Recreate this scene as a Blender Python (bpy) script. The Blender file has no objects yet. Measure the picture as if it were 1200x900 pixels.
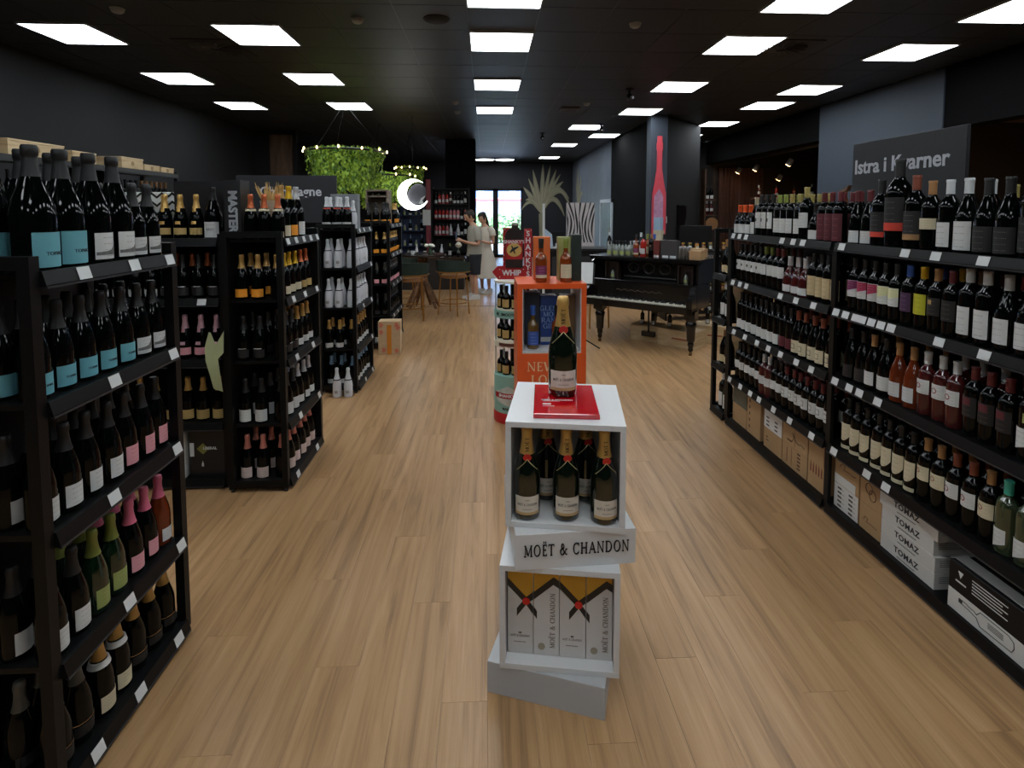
import bpy, bmesh, math, random
from mathutils import Vector, Matrix
random.seed(7)
PI = math.pi
C = bpy.context.scene.collection
# ---------------------------------------------------------------- camera
H = 1.6
cam = bpy.data.cameras.new('camera'); cam.sensor_width = 36; cam.lens = 637 / 1200 * 36
cam.shift_y = -162 / 1200; cam.clip_start = .02; cam.clip_end = 200
co = bpy.data.objects.new('camera', cam); C.objects.link(co)
co.location = (0, 0, H); co.rotation_euler = (math.radians(90 - 3.69), 0, math.radians(-2.74))
bpy.context.scene.camera = co
# ---------------------------------------------------------------- world / exposure
sc = bpy.context.scene
sc.view_settings.view_transform = 'Standard'; sc.view_settings.look = 'None'
sc.view_settings.gamma = 1; sc.view_settings.use_curve_mapping = False
EXPOSURE = 0.2; PANEL = 11.5
sc.view_settings.exposure = EXPOSURE
w = bpy.data.worlds.new('world'); sc.world = w; w.use_nodes = True
nt = w.node_tree; bg = nt.nodes['Background']
sky = nt.nodes.new('ShaderNodeTexSky'); sky.sky_type = 'NISHITA'; sky.sun_elevation = math.radians(50); sky.sun_rotation = math.radians(200); sky.sun_disc = False
nt.links.new(sky.outputs[0], bg.inputs[0]); bg.inputs[1].default_value = 1.8
sun = bpy.data.lights.new('sun', 'SUN'); sun.energy = 16; sun.angle = .01
so = bpy.data.objects.new('sun', sun); C.objects.link(so); so.rotation_euler = (math.radians(48), 0, math.radians(25))
# ---------------------------------------------------------------- materials
def lin(c): return tuple(((v / 255) / 12.92 if v <= 10 else ((v / 255 + .055) / 1.055) ** 2.4) for v in c)
_m = {}
def mat(name, rgb=(128, 128, 128), rough=.5, metal=0, var=.12, scale=18, bump=0, emit=0, spec=.5, trans=0, coat=0, ecol=None):
    if name in _m: return _m[name]
    m = bpy.data.materials.new(name); m.use_nodes = True; n = m.node_tree.nodes; l = m.node_tree.links
    b = n['Principled BSDF']; c = lin(rgb)
    tc = n.new('ShaderNodeTexCoord'); nz = n.new('ShaderNodeTexNoise'); nz.inputs['Scale'].default_value = scale; nz.inputs['Detail'].default_value = 4
    l.new(tc.outputs['Object'], nz.inputs['Vector'])
    mr = n.new('ShaderNodeMapRange'); mr.inputs[3].default_value = 1 - var; mr.inputs[4].default_value = 1 + var
    l.new(nz.outputs[0], mr.inputs[0])
    mx = n.new('ShaderNodeVectorMath'); mx.operation = 'SCALE'; mx.inputs[0].default_value = c; l.new(mr.outputs[0], mx.inputs['Scale'])
    l.new(mx.outputs[0], b.inputs['Base Color'])
    b.inputs['Roughness'].default_value = rough; b.inputs['Metallic'].default_value = metal
    b.inputs['Specular IOR Level'].default_value = spec; b.inputs['Transmission Weight'].default_value = trans
    b.inputs['Coat Weight'].default_value = coat; b.inputs['Coat Roughness'].default_value = .03
    if emit:
        b.inputs['Emission Color'].default_value = (*lin(ecol or rgb), 1); b.inputs['Emission Strength'].default_value = emit
    if bump:
        bp = n.new('ShaderNodeBump'); bp.inputs['Strength'].default_value = bump; bp.inputs['Distance'].default_value = .01
        l.new(nz.outputs[0], bp.inputs['Height']); l.new(bp.outputs[0], b.inputs['Normal'])
    _m[name] = m; return m
def math_node(n, l, op, a, b=None, c=None):
    x = n.new('ShaderNodeMath'); x.operation = op
    for i, v in enumerate((a, b, c)):
        if v is None: continue
        if isinstance(v, (int, float)): x.inputs[i].default_value = v
        else: l.new(v, x.inputs[i])
    return x.outputs[0]
PW, PL = .15, 1.22
def floor_mat():
    m = bpy.data.materials.new('oak_plank'); m.use_nodes = True; n = m.node_tree.nodes; l = m.node_tree.links; b = n['Principled BSDF']
    g = n.new('ShaderNodeNewGeometry'); s = n.new('ShaderNodeSeparateXYZ'); l.new(g.outputs['Position'], s.inputs[0])
    row = math_node(n, l, 'FLOOR', math_node(n, l, 'DIVIDE', s.outputs[0], PW))
    off = math_node(n, l, 'MULTIPLY', math_node(n, l, 'FRACT', math_node(n, l, 'MULTIPLY', row, .377)), PL)
    idx = math_node(n, l, 'FLOOR', math_node(n, l, 'DIVIDE', math_node(n, l, 'ADD', s.outputs[1], off), PL))
    cx = n.new('ShaderNodeCombineXYZ'); l.new(row, cx.inputs[0]); l.new(idx, cx.inputs[1])
    wn = n.new('ShaderNodeTexWhiteNoise'); wn.noise_dimensions = '2D'; l.new(cx.outputs[0], wn.inputs['Vector'])
    ox = math_node(n, l, 'ADD', math_node(n, l, 'MULTIPLY', s.outputs[0], 22), math_node(n, l, 'MULTIPLY', wn.outputs[0], 50))
    oy = math_node(n, l, 'ADD', math_node(n, l, 'MULTIPLY', s.outputs[1], 1.1), math_node(n, l, 'MULTIPLY', wn.outputs[0], 31))
    c2 = n.new('ShaderNodeCombineXYZ'); l.new(ox, c2.inputs[0]); l.new(oy, c2.inputs[1])
    nz = n.new('ShaderNodeTexNoise'); nz.inputs['Scale'].default_value = 1; nz.inputs['Detail'].default_value = 6; nz.inputs['Roughness'].default_value = .62; nz.inputs['Distortion'].default_value = .6
    l.new(c2.outputs[0], nz.inputs['Vector'])
    c3 = n.new('ShaderNodeCombineXYZ'); l.new(math_node(n, l, 'MULTIPLY', ox, 7), c3.inputs[0]); l.new(math_node(n, l, 'MULTIPLY', oy, 4), c3.inputs[1])
    n2 = n.new('ShaderNodeTexNoise'); n2.inputs['Scale'].default_value = 1; n2.inputs['Detail'].default_value = 2; l.new(c3.outputs[0], n2.inputs['Vector'])
    r = n.new('ShaderNodeValToRGB'); l.new(nz.outputs[0], r.inputs[0])
    e = r.color_ramp.elements; e[0].position = .28; e[0].color = (*lin((128, 96, 65)), 1); e[1].position = .72; e[1].color = (*lin((186, 150, 110)), 1)
    x = e.new(.47); x.color = (*lin((168, 130, 89)), 1)
    v = math_node(n, l, 'ADD', math_node(n, l, 'MULTIPLY', wn.outputs[0], .12), .92)
    v = math_node(n, l, 'MULTIPLY', v, math_node(n, l, 'ADD', math_node(n, l, 'MULTIPLY', n2.outputs[0], .22), .89))
    vm = n.new('ShaderNodeVectorMath'); vm.operation = 'SCALE'; l.new(r.outputs[0], vm.inputs[0]); l.new(v, vm.inputs['Scale'])
    l.new(vm.outputs[0], b.inputs['Base Color']); b.inputs['Roughness'].default_value = .36; b.inputs['Specular IOR Level'].default_value = .4
    bp = n.new('ShaderNodeBump'); bp.inputs['Strength'].default_value = .12; bp.inputs['Distance'].default_value = .004; l.new(n2.outputs[0], bp.inputs['Height']); l.new(bp.outputs[0], b.inputs['Normal'])
    return m
def wood_mat(name, a, b_, sc_=(3, 3, 30), rough=.6):
    if name in _m: return _m[name]
    m = bpy.data.materials.new(name); m.use_nodes = True; n = m.node_tree.nodes; l = m.node_tree.links; b = n['Principled BSDF']
    tc = n.new('ShaderNodeTexCoord'); mp = n.new('ShaderNodeMapping'); mp.inputs['Scale'].default_value = sc_; l.new(tc.outputs['Object'], mp.inputs[0])
    nz = n.new('ShaderNodeTexNoise'); nz.inputs['Scale'].default_value = 1.6; nz.inputs['Detail'].default_value = 5; nz.inputs['Distortion'].default_value = .5; l.new(mp.outputs[0], nz.inputs['Vector'])
    r = n.new('ShaderNodeValToRGB'); l.new(nz.outputs[0], r.inputs[0]); e = r.color_ramp.elements
    e[0].position = .35; e[0].color = (*lin(a), 1); e[1].position = .68; e[1].color = (*lin(b_), 1)
    l.new(r.outputs[0], b.inputs['Base Color']); b.inputs['Roughness'].default_value = rough; _m[name] = m; return m
def label_mat(name, rgb, ink, lines=1, freq=150):
    """paper with faint rows of illegible small print"""
    if name in _m: return _m[name]
    m = mat(name, rgb, .55, var=.04); n = m.node_tree.nodes; l = m.node_tree.links; b = n['Principled BSDF']
    src = b.inputs['Base Color'].links[0].from_socket
    tc = n.new('ShaderNodeTexCoord'); s = n.new('ShaderNodeSeparateXYZ'); l.new(tc.outputs['Generated'], s.inputs[0])
    z = s.outputs[2]
    row = math_node(n, l, 'FLOOR', math_node(n, l, 'MULTIPLY', z, 13))
    c = n.new('ShaderNodeCombineXYZ'); l.new(math_node(n, l, 'MULTIPLY', s.outputs[0], 28), c.inputs[0]); l.new(math_node(n, l, 'MULTIPLY', row, 7.3), c.inputs[1])
    nz = n.new('ShaderNodeTexNoise'); nz.inputs['Scale'].default_value = 1; nz.inputs['Detail'].default_value = 1; l.new(c.outputs[0], nz.inputs['Vector'])
    fr = math_node(n, l, 'FRACT', math_node(n, l, 'MULTIPLY', z, 13))
    band = math_node(n, l, 'MULTIPLY', math_node(n, l, 'GREATER_THAN', fr, .35), math_node(n, l, 'LESS_THAN', fr, .75))
    mod = math_node(n, l, 'COMPARE', math_node(n, l, 'MODULO', row, 3), 1, .1)
    side = math_node(n, l, 'LESS_THAN', math_node(n, l, 'ABSOLUTE', math_node(n, l, 'SUBTRACT', s.outputs[0], .5)), .3)
    t = math_node(n, l, 'GREATER_THAN', nz.outputs[0], .47)
    f = math_node(n, l, 'MULTIPLY', math_node(n, l, 'MULTIPLY', t, band), math_node(n, l, 'MULTIPLY', mod, side))
    f = math_node(n, l, 'MULTIPLY', f, .5)
    mx = n.new('ShaderNodeMix'); mx.data_type = 'RGBA'; l.new(f, mx.inputs[0]); l.new(src, mx.inputs[6]); mx.inputs[7].default_value = (*lin(ink), 1)
    l.new(mx.outputs[2], b.inputs['Base Color']); return m
RACK = mat('black_powder_coated_steel', (10, 11, 12), .45, var=.2, scale=40, spec=.22)
RACKG = mat('worn_dark_steel_edge', (58, 62, 66), .4, .4)
TAG = mat('white_price_card', (205, 208, 208), .5, var=.05)
WHITE = mat('white_lacquer', (206, 206, 206), .35, var=.03)
BLK = mat('black_paint', (10, 10, 12), .55, spec=.3)
MBLK = mat('matt_black_plaster', (12, 12, 13), .95, spec=.08)
# ---------------------------------------------------------------- mesh helpers
class MB:
    def __init__(s): s.v = []; s.f = []; s.mi = []; s.sm = []; s.m = 0; s.T = None
    def _add(s, vs, fs, smooth=False):
        o = len(s.v)
        s.v += [tuple(s.T @ Vector(p)) if s.T else tuple(p) for p in vs]
        s.f += [tuple(i + o for i in f) for f in fs]; s.mi += [s.m] * len(fs); s.sm += [smooth] * len(fs)
        return s
    def box(s, x0, x1, y0, y1, z0, z1, c=0):
        if c:
            vs = []
            for z, k in ((z0, 0), (z1 - c, 0), (z1, c)):
                vs += [(x0 + k, y0 + k, z), (x1 - k, y0 + k, z), (x1 - k, y1 - k, z), (x0 + k, y1 - k, z)]
            fs = [(3, 2, 1, 0), (8, 9, 10, 11)]
            for a in (0, 4): fs += [(a + i, a + (i + 1) % 4, a + 4 + (i + 1) % 4, a + 4 + i) for i in range(4)]
            return s._add(vs, fs)
        return s._add([(x0, y0, z0), (x1, y0, z0), (x1, y1, z0), (x0, y1, z0), (x0, y0, z1), (x1, y0, z1), (x1, y1, z1), (x0, y1, z1)],
                      [(3, 2, 1, 0), (4, 5, 6, 7), (0, 1, 5, 4), (1, 2, 6, 5), (2, 3, 7, 6), (3, 0, 4, 7)])
    def lathe(s, prof, n=20, cx=0, cy=0, cz=0, sx=1, sy=1, cap=True):
        vs = []; fs = []
        for r, z in prof:
            r = max(r, 1e-5)
            vs += [(cx + sx * r * math.cos(2 * PI * i / n), cy + sy * r * math.sin(2 * PI * i / n), cz + z) for i in range(n)]
        for k in range(len(prof) - 1):
            fs += [(k * n + i, k * n + (i + 1) % n, (k + 1) * n + (i + 1) % n, (k + 1) * n + i) for i in range(n)]
        if cap: fs += [tuple(range(n - 1, -1, -1)), tuple((len(prof) - 1) * n + i for i in range(n))]
        return s._add(vs, fs, True)
    def tube(s, pts, r, n=8, cap=True):
        pts = [Vector(p) for p in pts]; rr = r if isinstance(r, (list, tuple)) else [r] * len(pts)
        vs = []; fs = []; up = Vector((0, 0, 1)); prev = None
        for k, p in enumerate(pts):
            d = (pts[min(k + 1, len(pts) - 1)] - pts[max(k - 1, 0)]).normalized()
            a = prev if prev else (up if abs(d.dot(up)) < .9 else Vector((1, 0, 0)))
            u = (a - d * a.dot(d)).normalized(); prev = u; v_ = d.cross(u)
            vs += [p + (u * math.cos(2 * PI * i / n) + v_ * math.sin(2 * PI * i / n)) * rr[k] for i in range(n)]
        for k in range(len(pts) - 1):
            fs += [(k * n + i, k * n + (i + 1) % n, (k + 1) * n + (i + 1) % n, (k + 1) * n + i) for i in range(n)]
        if cap: fs += [tuple(range(n - 1, -1, -1)), tuple((len(pts) - 1) * n + i for i in range(n))]
        return s._add(vs, fs, True)
    def prism(s, poly, d0, d1, ax='y'):
        """poly in (x,z) extruded in y (ax y), (x,y) in z, or (y,z) in x"""
        n = len(poly)
        f = {'y': lambda a, b, d: (a, d, b), 'z': lambda a, b, d: (a, b, d), 'x': lambda a, b, d: (d, a, b)}[ax]
        vs = [f(a, b, d0) for a, b in poly] + [f(a, b, d1) for a, b in poly]
        return s._add(vs, [tuple(range(n)), tuple(range(2 * n - 1, n - 1, -1))] + [(i, i + n, (i + 1) % n + n, (i + 1) % n) for i in range(n)])
    def patch(s, r, z0, z1, a0, a1, n=8, fz=None, th=.0009):
        """curved paper patch round a bottle, angles from -Y in degrees; fz(t)->(lo,hi)"""
        vs = []
        for i in range(n + 1):
            t = i / n; a = math.radians(a0 + (a1 - a0) * t - 90); lo, hi = (z0, z1) if not fz else fz(t, z0, z1)
            rl, rh = (r, r) if isinstance(r, (int, float)) else (r(lo), r(hi))
            vs += [((rl + th) * math.cos(a), (rl + th) * math.sin(a), lo), ((rh + th) * math.cos(a), (rh + th) * math.sin(a), hi)]
        return s._add(vs, [(2 * i, 2 * i + 2, 2 * i + 3, 2 * i + 1) for i in range(n)], True)
    def mesh(s, name, mats):
        me = bpy.data.meshes.new(name); me.from_pydata(s.v, [], s.f)
        for m in (mats if isinstance(mats, (list, tuple)) else [mats]): me.materials.append(m)
        me.polygons.foreach_set('material_index', s.mi); me.polygons.foreach_set('use_smooth', s.sm)
        bm = bmesh.new(); bm.from_mesh(me); bmesh.ops.recalc_face_normals(bm, faces=bm.faces) if not getattr(s, 'nofix', 0) else None; bm.to_mesh(me); bm.free()
        if any(s.sm): me.set_sharp_from_angle(angle=math.radians(45))
        me.update(); return me
    def build(s, name, mats, parent=None, **k):
        return link(name, s.mesh(name, mats), parent, **k)
def link(name, me, parent=None, loc=None, rz=None, **k):
    o = bpy.data.objects.new(name, me); C.objects.link(o)
    if parent: o.parent = parent
    if loc: o.location = loc
    if rz is not None: o.rotation_euler = (0, 0, rz)
    for a, b in k.items(): o[a] = b
    return o
def thing(name, label, cat, loc=(0, 0, 0), rz=0, group=None):
    o = bpy.data.objects.new(name, None); C.objects.link(o); o.empty_display_size = .05
    o.location = loc; o.rotation_euler = (0, 0, rz); o['label'] = label; o['category'] = cat
    if group: o['group'] = group
    return o
def tag(o, label, cat, group=None):
    o['label'] = label; o['category'] = cat
    if group: o['group'] = group
    return o
def B(x0, x1, y0, y1, z0, z1, c=0): return MB().box(x0, x1, y0, y1, z0, z1, c)
def struct(name, mb, m, parent=None):
    o = mb.build(name, m, parent); o['kind'] = 'structure'; return o
_tc = {}
def text_verts(s, size, ext=.0006, bold=0, spacing=1, align='CENTER'):
    k = (s, size, ext, bold, spacing, align)
    if k not in _tc:
        cu = bpy.data.curves.new('t', 'FONT'); cu.body = s; cu.size = size; cu.extrude = ext; cu.offset = bold; cu.space_character = spacing
        cu.align_x = align; cu.align_y = 'CENTER'; cu.resolution_u = 3
        o = bpy.data.objects.new('t', cu); me = bpy.data.meshes.new_from_object(o)
        _tc[k] = ([(v.co.x, -v.co.z, v.co.y) for v in me.vertices], [tuple(p.vertices) for p in me.polygons])
        bpy.data.objects.remove(o); bpy.data.meshes.remove(me); bpy.data.curves.remove(cu)
    return _tc[k]
def add_text(mb, s, size, x=0, y=0, z=0, rot=0, bend=None, **k):
    v, f = text_verts(s, size, **k)
    c, sn = math.cos(rot), math.sin(rot)
    out = []
    for a, b, d in v:
        a, d = a * c - d * sn, a * sn + d * c
        a += x; d += z
        if bend:
            th = a / bend - PI / 2; out.append(((bend - b + .0012) * math.cos(th), (bend - b + .0012) * math.sin(th), d))
        else: out.append((a, b + y, d))
    return mb._add(out, f)
# roman lettering with thick and thin strokes (units: cap height 1)
def _roman():
    T, N = .17, .07
    def st(x0, y0, x1, y1, w): 
        dx, dy = x1 - x0, y1 - y0
        if abs(dx) > abs(dy) * 1.5: return [(x0, y0 - w / 2), (x1, y1 - w / 2), (x1, y1 + w / 2), (x0, y0 + w / 2)]
        return [(x0 - w / 2, y0), (x0 + w / 2, y0), (x1 + w / 2, y1), (x1 - w / 2, y1)]
    def sf(x, y, w=.3): return [(x - w / 2, y - .03), (x + w / 2, y - .03), (x + w / 2, y + .03), (x - w / 2, y + .03)]
    def arc(cx, cy, rx, ry, a0, a1, t=T, n_=18):
        o = []
        for i in range(n_):
            q = []
            for a in (a0 + (a1 - a0) * i / n_, a0 + (a1 - a0) * (i + 1) / n_):
                a = math.radians(a); w = N + (t - N) * abs(math.cos(a)) ** 1.5
                q.append(((cx + rx * math.cos(a), cy + ry * math.sin(a)), (cx + (rx - w) * math.cos(a), cy + (ry - w) * math.sin(a))))
            o.append([q[0][0], q[1][0], q[1][1], q[0][1]])
        return o
    g = {}
    g['M'] = (1.1, [st(.13, 0, .16, 1, N), st(.95, 0, .92, 1, T), st(.16, 1, .54, .08, T), st(.54, .08, .92, 1, N), sf(.13, .03), sf(.95, .03), sf(.12, .97, .2), sf(.97, .97, .2)])
    g['O'] = (1.0, arc(.5, .5, .46, .52, 0, 360, n_=26))
    g['E'] = (.72, [st(.2, 0, .2, 1, T), st(.1, .035, .62, .035, N), st(.1, .965, .6, .965, N), st(.2, .52, .5, .52, N), st(.62, 0, .66, .2, .06), st(.6, 1, .62, .82, .06), st(.5, .42, .5, .62, .05)])
    g['Ë'] = (.72, g['E'][1] + arc(.25, 1.2, .08, .08, 0, 360, .08) + arc(.5, 1.2, .08, .08, 0, 360, .08))
    g['T'] = (.8, [st(.4, 0, .4, 1, T), st(.04, .965, .76, .965, N), st(.05, 1, .03, .8, .06), st(.75, 1, .77, .8, .06), sf(.4, .03)])
    g['C'] = (.9, arc(.5, .5, .46, .52, 50, 310) + [st(.8, .72, .82, .98, .06), st(.8, .28, .82, .1, .06)])
    g['H'] = (1.0, [st(.2, 0, .2, 1, T), st(.8, 0, .8, 1, T), st(.2, .52, .8, .52, N), sf(.2, .03), sf(.8, .03), sf(.2, .97), sf(.8, .97)])
    g['A'] = (.95, [st(.1, 0, .47, 1, N), st(.85, 0, .48, 1, T), st(.24, .35, .7, .35, N), sf(.1, .03, .26), sf(.85, .03)])
    g['N'] = (1.0, [st(.18, 0, .18, 1, N), st(.84, 0, .84, 1, N), st(.18, .98, .82, .02, T), sf(.18, .03, .26), sf(.18, .97, .22), sf(.84, .97, .26)])
    g['D'] = (1.0, [st(.2, 0, .2, 1, T), sf(.2, .03), sf(.2, .97)] + arc(.42, .5, .52, .5, -90, 90) + [st(.2, .035, .44, .035, N), st(.2, .965, .44, .965, N)])
    g['L'] = (.75, [st(.2, 0, .2, 1, T), st(.1, .035, .65, .035, N), sf(.2, .97), st(.64, 0, .68, .24, .06)])
    g['K'] = (.95, [st(.2, 0, .2, 1, T), st(.28, .5, .78, 1, N), st(.38, .58, .82, 0, T), sf(.2, .03), sf(.2, .97), sf(.84, .03), sf(.78, .97, .24)])
    g['W'] = (1.3, [st(.12, 1, .4, 0, T), st(.4, 0, .65, .95, N), st(.65, 1, .93, 0, T), st(.93, 0, 1.18, 1, N), sf(.12, .97), sf(.65, .97, .24), sf(1.18, .97, .24)])
    g['G'] = (1.0, g['C'][1] + [st(.84, .05, .84, .45, T), sf(.82, .45, .3)])
    g['R'] = (.92, [st(.2, 0, .2, 1, T), sf(.2, .03), sf(.2, .97), st(.2, .965, .45, .965, N), st(.2, .5, .45, .5, N), st(.48, .5, .82, 0, T), sf(.85, .03, .24)] + arc(.42, .73, .34, .27, -90, 90))
    g['I'] = (.4, [st(.2, 0, .2, 1, T), sf(.2, .03), sf(.2, .97)])
    g['&'] = (1.05, arc(.42, .76, .22, .25, 0, 360, .12) + arc(.38, .28, .33, .3, 60, 360, .15) + [st(.28, .7, .85, .02, .15), st(.7, .25, .9, .5, .06), sf(.9, .03, .24), sf(.9, .5, .24)])
    g[' '] = (.45, [])
    return g
ROMAN = _roman()
def add_roman(mb, s, h, x=0, y=0, z=0, ext=.001, rot=0, sp=.06, bend=None, align=.5, fit=None):
    wd = sum(ROMAN[c][0] + sp for c in s) * h; fx = fit / wd if fit else 1; px = -wd * align
    co_, sn = math.cos(rot), math.sin(rot)
    for c in s:
        adv, polys = ROMAN[c]
        for p in polys:
            q = []
            for a, b in p:
                a = (px + a * h) * fx; b = (b - .5) * h; q.append((x + a * co_ - b * sn, z + a * sn + b * co_))
            if bend:
                vs = []
                for e in (.0011 + ext, .0008):
                    for a, b in q: th = a / bend - PI / 2; vs.append(((bend + e) * math.cos(th), (bend + e) * math.sin(th), b))
                mb._add(vs, [(0, 1, 2, 3), (0, 4, 5, 1), (1, 5, 6, 2), (2, 6, 7, 3), (3, 7, 4, 0)])
            else: mb.prism(q, y - ext, y)
        px += (adv + sp) * h
    return mb
def ordw(i): return ['first', 'second', 'third', 'fourth', 'fifth', 'sixth', 'seventh', 'eighth', 'ninth', 'tenth', 'eleventh', 'twelfth', 'thirteenth', 'fourteenth', 'fifteenth', 'sixteenth', 'seventeenth', 'eighteenth', 'nineteenth', 'twentieth'][i]
# ================================================================= STRUCTURE
FM = floor_mat()
DARK = mat('matt_black_wall_paint', (19, 20, 23), .9, var=.1, scale=3)
floor = struct('floor', B(-5.2, 9.5, -4.2, 18.62, -.06, -.008), mat('dark_floor_joint', (84, 62, 42), .8))
planks = []
r0, r1 = int(math.floor(-5.0 / PW)), int(math.ceil(9.3 / PW))
for r in range(r0, r1):
    off = ((r * .377) % 1) * PL
    k = math.floor((-4.1 + off) / PL)
    while True:
        a = k * PL - off; b_ = a + PL; k += 1
        if a >= 18.55: break
        a = max(a, -4.15); b_ = min(b_, 18.6)
        if b_ - a < .03: continue
        planks.append((r * PW, (r + 1) * PW, a, b_))
def vis(p):
    x = (p[0] + p[1]) / 2; y = (p[2] + p[3]) / 2
    if p[3] < 1.15 or not (-1.6 < x < 1.95 + max(0, (y - 4.6) * .4)): return 99 + math.hypot(x, y)
    return math.hypot(x, y)
planks.sort(key=vis)
rest = MB()
for i, (a, b_, c, d) in enumerate(planks):
    g = .0003
    if i < 300:
        MB().box(a + g, b_ - g, c + g, d - g, -.008, 0, .0004).build('plank', FM, floor)
    else: rest.box(a + g, b_ - g, c + g, d - g, -.008, 0)
rest.build('plank_field', FM, floor)['kind'] = 'stuff'
CZ = 3.25
CT = mat('charcoal_mineral_tile', (34, 38, 44), .5, var=.18, scale=60, bump=.1)
ceiling = struct('ceiling', B(-5.2, 9.5, -4.2, 18.7, CZ + .03, CZ + .1), DARK)
tiles = []
for i in range(-8, 9):
    for j in range(-7, 24):
        x = -.15 + i * .6; y = 4.5 + j * .6
        if -4.9 < x + .3 < 5.25 and y < 18.5: tiles.append((x, y))
def tv(t):
    x, y = t[0] + .3, t[1] + .3
    return (0 if y > 3 and abs(x) < y * .98 + .3 else 50) + math.hypot(x, y)
tiles.sort(key=tv)
rest = MB(); tme = None
for i, (x, y) in enumerate(tiles):
    if i < 300:
        if not tme: tme = MB().box(.004, .596, .004, .596, -.004, .012, 0).mesh('ceiling_tile', CT)
        link('ceiling_tile', tme, ceiling, loc=(x, y, CZ))
    else: rest.box(x + .004, x + .596, y + .004, y + .596, CZ - .004, CZ + .012)
rest.build('ceiling_tile_field', CT, ceiling)['kind'] = 'stuff'
g = MB()
for i in range(-8, 10): g.box(-.15 + i * .6 - .012, -.15 + i * .6 + .012, -4, 18.6, CZ, CZ + .02)
for j in range(-14, 25): g.box(-4.95, 5.3, 4.5 + j * .6 - .012, 4.5 + j * .6 + .012, CZ + .001, CZ + .02)
gr = g.build('ceiling_grid', mat('dark_grid_rail', (72, 76, 82), .4), ceiling); gr['kind'] = 'stuff'
struct('wall_left', MB().box(-5.1, -4.75, -4.2, 18.6, 0, CZ), DARK)
struct('wall_back', MB().box(-5.1, 9.5, -4.3, -4.1, 0, CZ), DARK)
GREY = mat('blue_grey_wall_paint', (54, 63, 75), .7, var=.05, scale=2)
struct('wall_right', MB().box(5.3, 5.55, 6.15, 8.5, 0, CZ), [GREY])
struct('wall_right.001', MB().box(5.32, 5.55, -4.1, 6.15, 2.55, CZ).box(5.32, 5.55, 8.5, 13, 2.72, CZ), MBLK)
struct('wall_right.002', MB().box(9.3, 9.5, -4.2, 18.6, 0, CZ).box(5.5, 9.4, 13.0, 13.2, 0, CZ).box(5.5, 9.4, 6.9, 7.1, 0, CZ), mat('dark_brown_wall', (44, 34, 28), .8))
struct('ceiling_side_room', MB().box(5.56, 9.4, -4.2, 6.1, 2.62, 2.7), mat('brown_ceiling_paint', (70, 50, 38), .8))
# diagonal dark wall and the wall run behind the piano
struct('wall_diagonal', MB().prism([(3.15, 9.45), (4.15, 10.45), (4.15, 10.6), (3.1, 9.6)], 0, CZ, 'z'), DARK)
struct('wall_inner', MB().box(2.97, 3.1, 9.6, 12.85, 0, CZ), MBLK)
PLAST = mat('blue_grey_plaster', (104, 113, 128), .6, var=.25, scale=2.5, bump=.1)
struct('wall_inner.002', MB().box(3.1, 5.5, 13.0, 13.2, 0, CZ), DARK)
struct('wall_plaster', MB().box(2.97, 3.1, 12.85, 18.6, 0, CZ), PLAST)
struct('column_inner', MB().box(2.85, 3.14, 9.35, 9.6, 0, CZ), GREY)
struct('wall_front', MB().box(-5.1, -.45, 18.6, 18.75, 0, CZ).box(-.45, 1.28, 18.6, 18.75, 2.36, CZ).box(1.28, 3.1, 18.6, 18.75, 0, CZ), mat('night_blue_wall', (34, 36, 44), .7))
struct('column_square', MB().box(-.93, -.24, 12.7, 13.4, 0, CZ), MBLK)
struct('wall_inner.001', MB().box(-4.75, -3.9, 11.5, 11.6, 0, CZ), DARK)
tag(MB().box(-4.41, -3.97, 11.44, 11.49, 0, 3.15).build('wood_panel', wood_mat('weathered_panel_wood', (70, 50, 36), (104, 80, 60), (6, 6, 1.5))), 'tall brown wooden panel on the left wall near the ceiling', 'panel')
struct('baseboard_left', B(-4.75, -4.73, -4, 11.4, 0, .08), BLK)
struct('trim_1', B(-4.7, 2.97, 7.05, 7.08, .0005, .004), mat('aluminium_strip', (120, 95, 75), .3, .6)).location = (0, 2.0, 0)
# entrance: two glazed doors
FR = mat('black_door_frame', (14, 15, 18), .35)
def glass_mat(name, tint, a):
    m = bpy.data.materials.new(name); m.use_nodes = True; n = m.node_tree.nodes; l = m.node_tree.links; n.clear()
    o = n.new('ShaderNodeOutputMaterial'); t = n.new('ShaderNodeBsdfTransparent'); t.inputs[0].default_value = (*tint, 1)
    g_ = n.new('ShaderNodeBsdfGlossy'); g_.inputs['Roughness'].default_value = .02; mx = n.new('ShaderNodeMixShader'); f = n.new('ShaderNodeFresnel'); f.inputs[0].default_value = 1.3
    mm = math_node(n, l, 'ADD', f.outputs[0], a)
    l.new(mm, mx.inputs[0]); l.new(t.outputs[0], mx.inputs[1]); l.new(g_.outputs[0], mx.inputs[2]); l.new(mx.outputs[0], o.inputs[0]); return m
GL = glass_mat('door_glass', (.9, .96, 1), .02)
for i, (a, b_) in enumerate(((-.45, .33), (.33, 1.28))):
    d = struct('door_%d' % (i + 1), MB().box(a, a + .09, 18.6, 18.68, 0, 2.36).box(b_ - .09, b_, 18.6, 18.68, 0, 2.36).box(a, b_, 18.6, 18.68, 2.27, 2.36).box(a, b_, 18.6, 18.68, 0, .1), FR)
    MB().box(a + .09, b_ - .09, 18.63, 18.645, .1, 2.27).build('pane', GL, d)
    MB().tube([(b_ - .14, 18.57, .9), (b_ - .14, 18.57, 1.4)], .015).build('handle', mat('brushed_steel', (150, 152, 155), .3, 1), d)
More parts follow.
